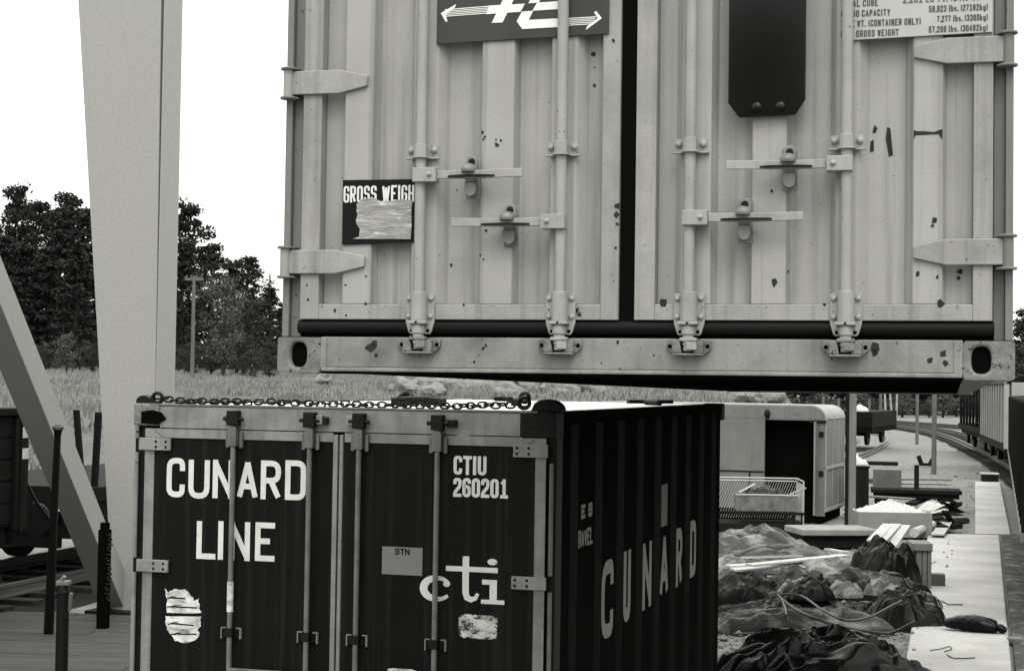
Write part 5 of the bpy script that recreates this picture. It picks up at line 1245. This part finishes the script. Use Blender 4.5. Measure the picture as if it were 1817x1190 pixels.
rollup('tarpaulin_roll', 'long pale canvas roll crossed by loose cables', 'tarpaulin', a, b, .155, 41, 'tarp_canvas', .06, 0, TG)
mound('tarpaulin_heap', 'low black mound added for the shadow in the gap between the middle rolls and the long canvas roll', 'tarpaulin', gnd(1425, 1093)[:2], 1.15, .36, .15, .1, 54, 'tarp_black', .07, 4.5, TG, 150, 60, .5)  # black mound put in for the dark shadow between the rolls
a, b = gnd(1545, 1108), gnd(1662, 1112)
mound('tarpaulin_heap', 'dark ribbed bundle at the right end of the long canvas roll', 'tarpaulin', ((a + b) / 2)[:2], .44, .42, .33, -.1, 42, 'tarp_black', .09, 4.5, TG, 120, 100, .6, .8)
mound('tarpaulin_heap', 'dark crumpled sheet on the concrete right of the long roll', 'tarpaulin', gnd(1640, 1100)[:2], .22, .30, .26, .1, 43, 'tarp_dark', .08, 5.0, TG, 50, 40)
a, b = gnd(1262, 1070), gnd(1380, 1078)
rollup('tarpaulin_roll', 'black coiled roll with bright creases close to the side of the dark container', 'tarpaulin', a, b, .20, 44, 'tarp_black', .10, 0, TG)
a, b = gnd(1345, 1070), gnd(1470, 1066)
rollup('tarpaulin_roll', 'dark striped roll in the middle of the pile above the cables', 'tarpaulin', a, b, .24, 45, 'tarp_dark', .10, 0, TG)
a, b = gnd(1430, 1062), gnd(1640, 1066)
rollup('tarpaulin_roll', 'crumpled grey canvas roll in front of the black sack heap', 'tarpaulin', a, b, .20, 46, 'tarp_dark', .11, 0, TG)
mound('tarpaulin_heap', 'light canvas fold on top of the middle rolls', 'tarpaulin', (*gnd(1470, 1042)[:2], .0), .55, .34, .36, -.15, 47, 'tarp_light', .08, 4, TG, 120, 80, .6, .7)
mound('tarpaulin_heap', 'white creased canvas beside the dark container above the coiled roll', 'tarpaulin', (*gnd(1300, 1040)[:2], .0), .48, .38, .33, -.1, 48, 'tarp_light', .08, 4, TG, 120, 80, .6, .7)
mound('tarpaulin_heap', 'big canvas mound with broad pale flap in front of the wire cage', 'tarpaulin', (gnd(1345, 996).x, gnd(1345, 996).y + .5), .82, .75, .44, -.35, 49, 'tarp_canvas', .11, 2.3, TG, 150, 120, .7, .8)
mound('tarpaulin_heap', 'pale flap sliding down the right side of the canvas mound', 'tarpaulin', (gnd(1410, 998).x, gnd(1410, 998).y + .35), .42, .55, .27, -.5, 50, 'tarp_light', .06, 3.0, TG, 110, 110, .7, .7)
sb = gnd(1570, 1050)
mound('sack_heap', 'tall black plastic sack heap beside the wooden stand', 'sacks', (sb.x, sb.y + .1), .50, .48, .58, .1, 51, 'tarp_black', .12, 3.6, None, 130, 100, .55)
mound('sack_heap', 'furry grey sack slumped right of the black sack heap', 'sacks', (gnd(1610, 1040).x, gnd(1610, 1040).y + .15), .24, .30, .48, .1, 52, 'tarp_canvas', .06, 7, None, 50, 40)
for k, (px, py, lx, ly, h, z, m_, lb) in enumerate(((1500, 1046, .20, .14, .12, .26, 'tarp_light', 'small pale crumpled sheet on the grey canvas roll left of the sack heap'), (1345, 1030, .24, .16, .12, .28, 'tarp_black', 'black crumpled strip between the pale boards and the coiled roll'), (1565, 1042, .22, .15, .14, .24, 'tarp_light', 'pale sheet corner poking out below the black sack heap'),
        (1640, 1066, .20, .14, .10, .22, 'tarp_light', 'bright folded sheet at the right end of the pile by the wooden stand'), (1440, 1050, .26, .16, .15, .28, 'tarp_black', 'black fold right of the pale cloth strap'), (1480, 1006, .30, .2, .14, .16, 'tarp_dark', 'dark crumpled sheet under the right ends of the pale boards'), (1600, 1062, .3, .2, .16, .2, 'tarp_black', 'black crumpled sheet in front of the furry grey sack'))):
    q = gnd(px, py, z); mound('tarpaulin_scrap', lb, 'tarpaulin', (q.x, q.y, z - .06), lx, ly, h, .2 * (k % 3) - .2, 90 + k, m_, .06, 6.5, TG, 60, 44, .6)
# cables lying over the roll
def cable(label, pts, r=.011, m='cable', cat='cable', group='loose cables over the canvas roll'):
    P = sample(pts, .06); o = MB().tube(P, r, 6).build('cable', m, smooth=True); return tag(o, label, cat, group)
def lay(px, py, z): 
    q = gnd(px, py, z); return q
cable('cable looping from the middle rolls down over the left part of the canvas roll', [lay(*q) for q in ((1290, 1078, .30), (1340, 1070, .34), (1378, 1056, .42), (1392, 1075, .38), (1394, 1095, .30), (1385, 1115, .10), (1352, 1122, .02), (1300, 1124, .02))])
cable('long cable arching over the right part of the canvas roll towards the ribbed bundle', [lay(*q) for q in ((1376, 1054, .43), (1420, 1056, .42), (1460, 1082, .36), (1500, 1100, .30), (1540, 1095, .30), (1575, 1078, .36), (1600, 1065, .40))], .013)
cable('thick dark cable running slantwise down the canvas roll', [lay(*q) for q in ((1380, 1056, .42), (1405, 1076, .36), (1440, 1094, .31), (1490, 1110, .22), (1530, 1118, .08), (1580, 1122, .03), (1625, 1102, .18))], .016)
cable('thin wire curling off the bundle onto the concrete', [lay(*q) for q in ((1655, 1074, .2), (1672, 1066, .10), (1682, 1072, .06), (1690, 1072, .06), (1708, 1072, .055))], .008, group=None)
cable('pale thin wire lying on the apron below the black bag', [lay(*q) for q in ((1650, 1153, .055), (1670, 1150, .055), (1685, 1146, .055), (1688, 1151, .055), (1676, 1155, .055))], .005, group=None)
cable('thin curved wire lowest on the apron', [lay(*q) for q in ((1680, 1160, .055), (1693, 1167, .055), (1712, 1167, .055), (1730, 1166, .055))], .006, group=None)
a = gnd(1368, 1054, .30)
mb = MB(); mb.tube([lay(1366, 1054, .42), lay(1382, 1051, .44), lay(1392, 1040, .48), lay(1400, 1032, .52)], .03, 8, rs=[.022, .03, .026, .04]); mb.tube([lay(1394, 1036, .50), lay(1410, 1034, .5), lay(1426, 1024, .54)], .02, 8, rs=[.05, .03, .012])
tag(mb.build('strap', 'tarp_light', smooth=True), 'pale cloth strap hanging over the middle rolls where the cables meet', 'strap')
# pale boards on the pile
random.seed(14)
bl_ = [(1288, 990, 1420, 986, .30, 'back board of the pale boards, partly under the canvas mound'), (1292, 1004, 1475, 994, .30, 'long narrow board in the middle of the pale boards'), (1330, 1002, 1500, 985, .34, 'upper board reaching furthest right among the pale boards'), (1300, 1010, 1455, 1003, .27, 'front board of the pale boards above the white canvas'), (1390, 996, 1503, 1000, .30, 'short board at the right end of the pale boards'), (1470, 974, 1502, 980, .30, 'small pale batten lying just left of the sack heap')]
for x0, y0, x1, y1, z, lb in bl_:
    a, b = gnd(x0, y0, z), gnd(x1, y1, z); d = b - a; L_ = d.length; mb = MB(); mb.box(0, L_, -.07, .07, -.014, .014)
    o = mb.build('board', 'wood_pale', bevel=.003); o.location = a; o.rotation_euler = (random.uniform(-.15, .15), 0, math.atan2(d.y, d.x)); tag(o, lb, 'board', 'pale boards on the tarpaulin pile')
# block under the boards so that they rest on something
b0 = gnd(1400, 1010); mound('tarpaulin_heap', 'low dark sheet under the pale boards', 'tarpaulin', (b0.x - .1, b0.y + .35), 1.05, .75, .26, -.1, 53, 'tarp_dark', .05, 2.5, TG)
# concrete beam
a, b = gnd(1424, 972), gnd(1560, 972); rz = math.atan2((b - a).y, (b - a).x)
mb = MB(); mb.box(.0, (b - a).length, 0, .95, .20, .30); o = mb.build('concrete_block', 'concrete_grey', bevel=.015); o.location = a
MB().box(.03, (b - a).length - .03, .10, .90, 0, .20).build('plinth', 'wood_dark', o)
o.rotation_euler = (0, 0, rz)
tag(o, 'long flat concrete block between the wire cage and the salt bin', 'concrete block')
# wire cage pallet
cb = gnd(1425, 955)
cg = thing('wire_cage', 'wire mesh cage pallet holding a wooden box, in front of the van doorway', 'cage', (cb.x, cb.y, 0), (0, 0, -.05))
W_, Dp = 1.75, 1.0
mb = MB(); mb.box(-W_, .02, 0, Dp, .16, .24); mb.box(-W_, .0, 0, .06, .06, .16); mb.box(-W_, .0, Dp - .06, Dp, .06, .16)
for x in (-W_, -.9, -.12): mb.box(x, x + .12, 0, Dp, 0, .16)
for x in (-.30, -.16, -.02): mb.box(x - .02, x + .02, -.01, .03, .16, .42)
mb.box(-W_, .02, -.02, .03, .40, .45); mb.build('base_frame', 'wood_dark', cg, bevel=.005)
mb = MB()
for x in (-W_, 0.0): 
    for y in (0.0, Dp): mb.cyl((x, y, .24), (x, y, .98), .014, n=8)
for z in (.98, .93):
    mb.cyl((-W_, Dp, z), (0, Dp, z), .013, n=8)
mb.cyl((0, 0, .98), (0, Dp, .98), .013, n=8); mb.cyl((-W_, 0, .98), (-W_, Dp, .98), .013, n=8)
mb.build('cage_frame', 'cage_wire', cg)
mb = MB(); x = -W_
for k in range(44):
    x0 = -W_ + k * .046 - .25; a, b = Vector((x0, Dp, .26)), Vector((x0 + .27, Dp, .93))
    if a.x < -W_: a = a.lerp(b, (-W_ - a.x) / (b.x - a.x)) if b.x > -W_ else None
    if a is None: continue
    if b.x > 0: 
        if a.x > 0: continue
        b = a.lerp(b, (0 - a.x) / (b.x - a.x))
    mb.cyl(a, b, .0045, n=5, caps=False)
for k in range(18): mb.cyl((0, .03 + k * .055, .26), (0, .03 + k * .055, .93), .004, n=5, caps=False)
mb.build('wire_mesh', 'cage_wire', cg)
bx = thing('wooden_box', 'weathered open wooden box full of scrap standing in the wire cage', 'box', cg.location + Vector((-.08, .12, .45)), (0, 0, -.05))
mb = MB(); mb.box(-1.05, 0, 0, .03, 0, .27); mb.box(-1.05, 0, .62, .65, 0, .27); mb.box(-1.05, -1.02, .03, .62, 0, .27); mb.box(-.03, 0, .03, .62, 0, .27); mb.box(-1.02, -.03, .03, .62, 0, .03)
mb.box(-.20, -.12, -.015, 0, 0, .27); mb.box(-.98, -.90, -.015, 0, 0, .27)
mb.build('box_body', mat('box_wood', .13, .85, .9, 6, fine=.3, bump=.3, bscale=10, dark=.2), bx, bevel=.004); mb = MB(); mb.box(-1.06, .01, -.012, .034, .27, .295); mb.build('rim', 'wood_pale', bx, bevel=.003)
mound('scrap', 'dark scrap and rags lying in the wooden box', 'scrap', tuple(bx.location + Vector((-.52, .33, .16))), .45, .27, .20, -.05, 61, 'tarp_dark', .09, 5, None, 40, 30)
mb = MB(); mb.box(0, .34, 0, .05, 0, .018); o = mb.build('batten', 'wood_pale', bevel=.002); o.location = bx.location + Vector((-.98, .2, .30)); o.rotation_euler = (0, -.45, .3); tag(o, 'pale batten sticking up at the left of the wooden box', 'batten', 'pale battens round the wooden box')
mb = MB(); mb.box(0, .30, 0, .05, 0, .03); o = mb.build('batten', 'wood_pale', bevel=.002); o.location = bx.location + Vector((-.10, .2, .28)); o.rotation_euler = (0, -.40, -.5); tag(o, 'pale batten sticking out at the right of the wooden box', 'batten', 'pale battens round the wooden box')
# salt bin
s0, s1 = gnd(1522, 952), gnd(1620, 948)
sb_ = thing('salt_bin', 'square grey bin heaped with white lumps beside the pale timber pole', 'bin', (s0.x, s0.y, 0), (0, 0, -.03))
L_ = (s1 - s0).length; hh = .44
mb = MB(); mb.box(0, L_, 0, .03, 0, hh); mb.box(0, L_, .87, .90, 0, hh); mb.box(0, .03, .03, .87, 0, hh); mb.box(L_ - .03, L_, .03, .87, 0, hh); mb.box(.03, L_ - .03, .03, .87, 0, .05); mb.build('bin_wall', 'concrete_grey', sb_, bevel=.006)
vs = []; n = 41
for j in range(n):
    for i in range(n):
        u, v_ = 2 * i / (n - 1) - 1, 2 * j / (n - 1) - 1; r = max(abs(u), abs(v_)) * .5 + math.hypot(u, v_) * .5
        z = hh - .03 + .22 * max(0, 1 - r) + .035 * noise.noise(Vector((i * .35, j * .35, 2))) + .05 * noise.noise(Vector((i * .8, j * .8, 9)))
        vs.append((L_ / 2 + u * (L_ / 2 - .035), .45 + v_ * .41, z))
mb = MB(); mb.add(vs, [(j * n + i, j * n + i + 1, (j + 1) * n + i + 1, (j + 1) * n + i) for j in range(n - 1) for i in range(n - 1)])
o = mb.build('salt_heap', 'salt'); o['kind'] = 'stuff'; o.location = sb_.location; o.rotation_euler = sb_.rotation_euler; o['label'] = 'heap of white lumps filling the grey bin'; o['category'] = 'salt'
# wooden stand with block
w0 = gnd(1639, 1048)
t = thing('wooden_stand', 'upright wooden stand with a cross head beside the black sacks', 'stand', (w0.x, w0.y, 0), (0, 0, -.1))
mb = MB(); mb.box(-.10, -.035, -.05, .02, 0, .52); mb.box(-.025, .03, -.05, .02, 0, .52); mb.box(.04, .09, -.05, .02, 0, .52); mb.box(-.10, .09, .30, .36, 0, .52); mb.build('post', 'wood_mid', t, bevel=.006)
mb = MB(); mb.box(-.16, .10, -.08, .40, .52, .62); mb.build('head', 'wood_mid', t, bevel=.01)
q = gnd(1664, 1044); mb = MB(); mb.box(-.10, .09, -.06, .12, 0, .15); mb.box(-.115, -.10, -.05, .11, .01, .14); o = mb.build('timber_block', mat('block_wood', .07, .8, .6, 5, fine=.3, bump=.3, bscale=12), bevel=.012); o.location = (q.x, q.y, .045); o.rotation_euler = (0, 0, -.15)
tag(o, 'dark square timber block on the concrete right of the wooden stand', 'timber block')
# planks leaning over the sack heap
for k, (x0, y0, x1, y1) in enumerate(((1548, 955, 1576, 930), (1560, 958, 1590, 930), (1578, 968, 1606, 932))):
    a, b = at(x0, y0 + 4, 22.4), at(x1, y1, 23.9); d = b - a; L_ = d.length; mb = MB(); mb.box(0, L_, -.075, .075, -.012, .012)
    o = mb.build('plank', 'wood_pale', bevel=.002); o.matrix_world = Matrix.Translation(a) @ d.to_track_quat('X', 'Z').to_matrix().to_4x4()
    tag(o, ['left pale plank propped on the black sack heap', 'middle pale plank propped on the black sack heap', 'right pale plank propped on the black sack heap'][k], 'plank', 'planks propped on the sack heap')
# timber pile beyond the bin
random.seed(23)
TB = [((1622, 945), (1655, 930), .14, .10, 'wood_pale', 'thick pale round ended beam just right of the salt bin'), ((1664, 948), (1684, 918), .10, .03, 'wood_pale', 'pale plank standing out in front of the timber pile'),
      ((1636, 905), (1660, 885), .20, .03, 'wood_pale', 'pale plank lying slantwise on the left of the timber pile'), ((1645, 907), (1682, 888), .22, .03, 'wood_pale', 'broad pale plank on top of the timber pile'), ((1655, 908), (1685, 893), .16, .03, 'wood_mid', 'brown plank under the broad pale one on the timber pile'),
      ((1615, 894), (1662, 876), .20, .06, 'wood_dark', 'black beam at the back of the timber pile'), ((1668, 908), (1704, 890), .10, .08, 'wood_dark', 'black beam end at the right of the timber pile'), ((1622, 915), (1690, 905), .08, .10, 'wood_dark', 'dark beam at the bottom of the timber pile'),
      ((1630, 928), (1700, 934), .05, .08, 'wood_dark', 'dark beam lying in front of the timber pile'), ((1635, 920), (1672, 935), .10, .06, 'wood_dark', 'short dark beam crossing the front of the timber pile'), ((1540, 880), (1618, 885), .30, .04, 'wood_mid', 'long board lying behind the salt bin')]
for (x0, y0), (x1, y1), z, th, m, lb in TB:
    a, b = gnd(x0, y0, z), gnd(x1, y1, z + .03); d = b - a; L_ = min(d.length, 2.6); mb = MB()
    if 'round' in lb: mb.cyl((0, 0, 0), (L_, 0, 0), .085, .07, n=14)
    else: mb.box(0, L_, -.11, .11, -th / 2, th / 2)
    o = mb.build('timber', m, bevel=.004); o.matrix_world = Matrix.Translation(a) @ d.to_track_quat('X', 'Z').to_matrix().to_4x4(); tag(o, lb, 'timber', 'timbers of the pile beyond the bin')
random.seed(29)
for k in range(9):
    a = gnd(random.uniform(1622, 1690), random.uniform(895, 935), random.uniform(.10, .30)); L_ = random.uniform(.5, 1.3); mb = MB(); mb.box(-L_ / 2, L_ / 2, -.06, .06, -.016, .016)
    o = mb.build('timber', 'wood_pale' if k % 3 == 0 else 'wood_dark', bevel=.003); o.location = a; o.rotation_euler = (random.uniform(-.4, .4), random.uniform(-.35, .35), random.uniform(.2, 1.5))
    tag(o, 'short pale board jutting out of the timber pile' if k % 3 == 0 else 'short dark board jutting out of the timber pile', 'timber', 'short pale boards in the timber pile' if k % 3 == 0 else 'short dark boards in the timber pile')
mound('rubbish_heap', 'dark rubbish heap that the loose timbers lie on', 'rubbish', (gnd(1655, 925).x, gnd(1655, 925).y + .6), .85, 1.1, .16, -.2, 71, 'wood_dark', .07, 5)
# dark low trolley behind the bin
c0 = gnd(1545, 905)
t = thing('flat_trolley', 'low dark flat trolley with upright post behind the salt bin', 'trolley', (c0.x, c0.y, 0), (0, 0, -.2))
mb = MB(); mb.box(0, 1.9, 0, 1.1, .38, .46); mb.box(.05, 1.85, .05, .12, .28, .38); mb.build('deck', 'wood_dark', t, bevel=.005)
mb = MB()
for x in (.25, 1.6): 
    for y in (.05, 1.0): mb.cyl((x, y, .17), (x, y + .07, .17), .17, n=18)
mb.build('wheel', 'dark_steel', t); MB().box(.92, 1.02, .4, .5, .46, .98).build('post', 'wood_dark', t, bevel=.005)
mb = MB(); mb.box(.05, .65, .5, 1.0, .46, .86); o = mb.build('crate', mat('crate_grey', .10, .8, .6, 5, fine=.3, bump=.2), bevel=.006); o.location = t.location; o.rotation_euler = t.rotation_euler; tag(o, 'small grey crate standing on the flat trolley', 'crate')
q = gnd(1516, 922); t = thing('tool_cabinet', 'narrow black cabinet standing just right of the pale timber pole', 'cabinet', (q.x, q.y + .3, 0), (0, 0, -.1))
MB().box(0, .34, 0, .5, .05, 1.02).build('cabinet_body', 'wood_dark', t, bevel=.008); MB().box(-.02, .36, -.02, .52, 1.02, 1.06).build('top', 'dark_steel', t, bevel=.004); MB().box(.02, .32, -.012, .0, .10, .98).build('door', 'dark_steel', t, bevel=.004)
# oil drum / tank bits left of gravel
q = gnd(1523, 838); mound('white_bag', 'round white bag on the ground beside the curved siding', 'bag', (q.x, q.y), .36, .34, .44, 0, 81, 'white_mark', .07, 4, None, 40, 30, .45)
a, b = gnd(1530, 826), gnd(1592, 826); mb = MB(); mb.cyl(a + Vector((0, 0, .10)), b + Vector((0, 0, .07)), .07, n=10); tag(mb.build('log', 'wood_dark', smooth=True), 'thin log lying across the gravel by the white bag', 'log')
a, b = gnd(1540, 856), gnd(1586, 850); mb = MB(); mb.box(0, (b - a).length, 0, .4, .08, .14); mb.box(.1, .2, .05, .35, 0, .08); mb.box(.6, .7, .05, .35, 0, .08); o = mb.build('plank_bench', 'wood_mid', bevel=.004); o.location = a; tag(o, 'low plank bench on the gravel behind the trolley', 'bench')
q = gnd(1643, 826); mb = MB(); mb.box(-.22, .22, -.08, .08, 0, .10); mb.box(-.20, -.06, -.06, .06, .10, .42, Matrix.Rotation(-.35, 4, 'Y')); mb.box(.02, .14, -.06, .06, .05, .36, Matrix.Rotation(.5, 4, 'Y')); o = mb.build('scrap_iron', 'dark_steel', bevel=.01); o.location = q; tag(o, 'black scrap iron lying on the gravel beside the nearest dark pole', 'scrap')
q = gnd(1742, 857); t = thing('cable_chest', 'low black chest with pale lid at the end of the far concrete strip', 'chest', (q.x, q.y, .05), (0, 0, -.2))
mb = MB(); mb.box(0, .46, 0, .5, 0, .20); mb.build('chest_body', 'dark_steel', t, bevel=.006); mb = MB(); mb.box(-.02, .48, -.02, .52, .20, .24); mb.build('lid', 'concrete', t, bevel=.006)
# black bag lying like a seal on the apron
a, b = gnd(1673, 1116, .045), gnd(1786, 1124, .045)
vs = []; d = b - a; L_ = d.length; N = 44; n = 22
for i in range(N + 1):
    s_ = i / N; w_ = (math.sin(math.pi * min(1, s_ * .86 + .06)) ** .6) * .085 if s_ < .86 else .034 + .010 * math.sin((s_ - .86) * 30)
    if s_ < .03: w_ *= .5 + s_ * 16
    zc = .07 + .035 * math.sin(math.pi * s_) - .03 * s_
    for k in range(n):
        t_ = 6.283 * k / n; cr_ = 1 + .10 * (1 - abs(noise.noise(Vector((s_ * 6, math.cos(t_) * 1.5, math.sin(t_) * 1.5)))) * 2.2)
        vs.append((s_ * L_, w_ * 1.35 * cr_ * math.cos(t_), max(.003, zc + w_ * cr_ * math.sin(t_))))
mb = MB(); mb.add(vs, [(i * n + k, i * n + (k + 1) % n, (i + 1) * n + (k + 1) % n, (i + 1) * n + k) for i in range(N) for k in range(n)] + [tuple(range(n - 1, -1, -1)), tuple(N * n + k for k in range(n))])
o = mb.build('black_bag', 'tarp_black', smooth=True); o.location = a; o.rotation_euler = (0, 0, math.atan2(d.y, d.x)); tag(o, 'plump black bag tapering to a neck, lying alone on the pale concrete', 'bag')
q = gnd(1803, 1140); mb = MB(); mb.cyl((0, 0, 0), (0, 0, .05), .10, n=18); mb.cyl((0, 0, .05), (0, 0, .056), .08, n=18); o = mb.build('lid', 'alu_dark', bevel=.004); o.location = q; tag(o, 'round metal lid lying on the planks at the right edge', 'lid')
# boulders on the bank
random.seed(40)
RK = [(716, 690, .50, 'pointed pale boulder left of the other boulders on the bank', 60), (744, 684, .42, 'grey boulder second from the left on the bank', 62), (766, 683, .40, 'upright pale boulder third from the left on the bank', 61), (770, 697, .42, 'rounded pale boulder right below the upright one', 58), (800, 692, .62, 'flat pale boulder in the middle of the bank', 62), (850, 690, .60, 'wide grey boulder right of the middle of the bank', 64), (900, 694, .45, 'low dark boulder above the roof of the dark container', 60), (940, 690, .7, 'long pale boulder above the right half of the roof', 64), (990, 694, .6, 'pale boulder above the lifting lug', 62), (1050, 694, .7, 'rightmost pale boulder above the container roof', 64), (575, 672, .3, 'small white stone in the grass below the hanging container corner', 66),
      (1300, 708, .55, 'pale boulder behind the left of the van roof', 66), (1335, 709, .5, 'grey boulder behind the middle of the van roof', 66), (1370, 710, .5, 'pale boulder behind the right of the van roof', 66)]
for px, py, s_, lb, Y in RK:
    q = at(px, py, Y); bm = bmesh.new(); bmesh.ops.create_icosphere(bm, subdivisions=3, radius=1); sd_ = random.uniform(0, 50)
    for v_ in bm.verts:
        v_.co *= 1 + .45 * noise.noise(v_.co * 1.1 + Vector((sd_, 0, 0))) + .15 * noise.noise(v_.co * 3 + Vector((sd_, 0, 0)))
        v_.co = Vector((v_.co.x * random.uniform(.98, 1.02) * s_ * 1.25, v_.co.y * s_, v_.co.z * s_ * .8))
    me = bpy.data.meshes.new('boulder'); bm.to_mesh(me); bm.free(); me.materials.append(M['rock']); o = bpy.data.objects.new('boulder', me); C.objects.link(o); o.location = q
    o.rotation_euler = (0, 0, random.uniform(0, 6)); tag(o, lb, 'boulder', 'boulders on the bank')
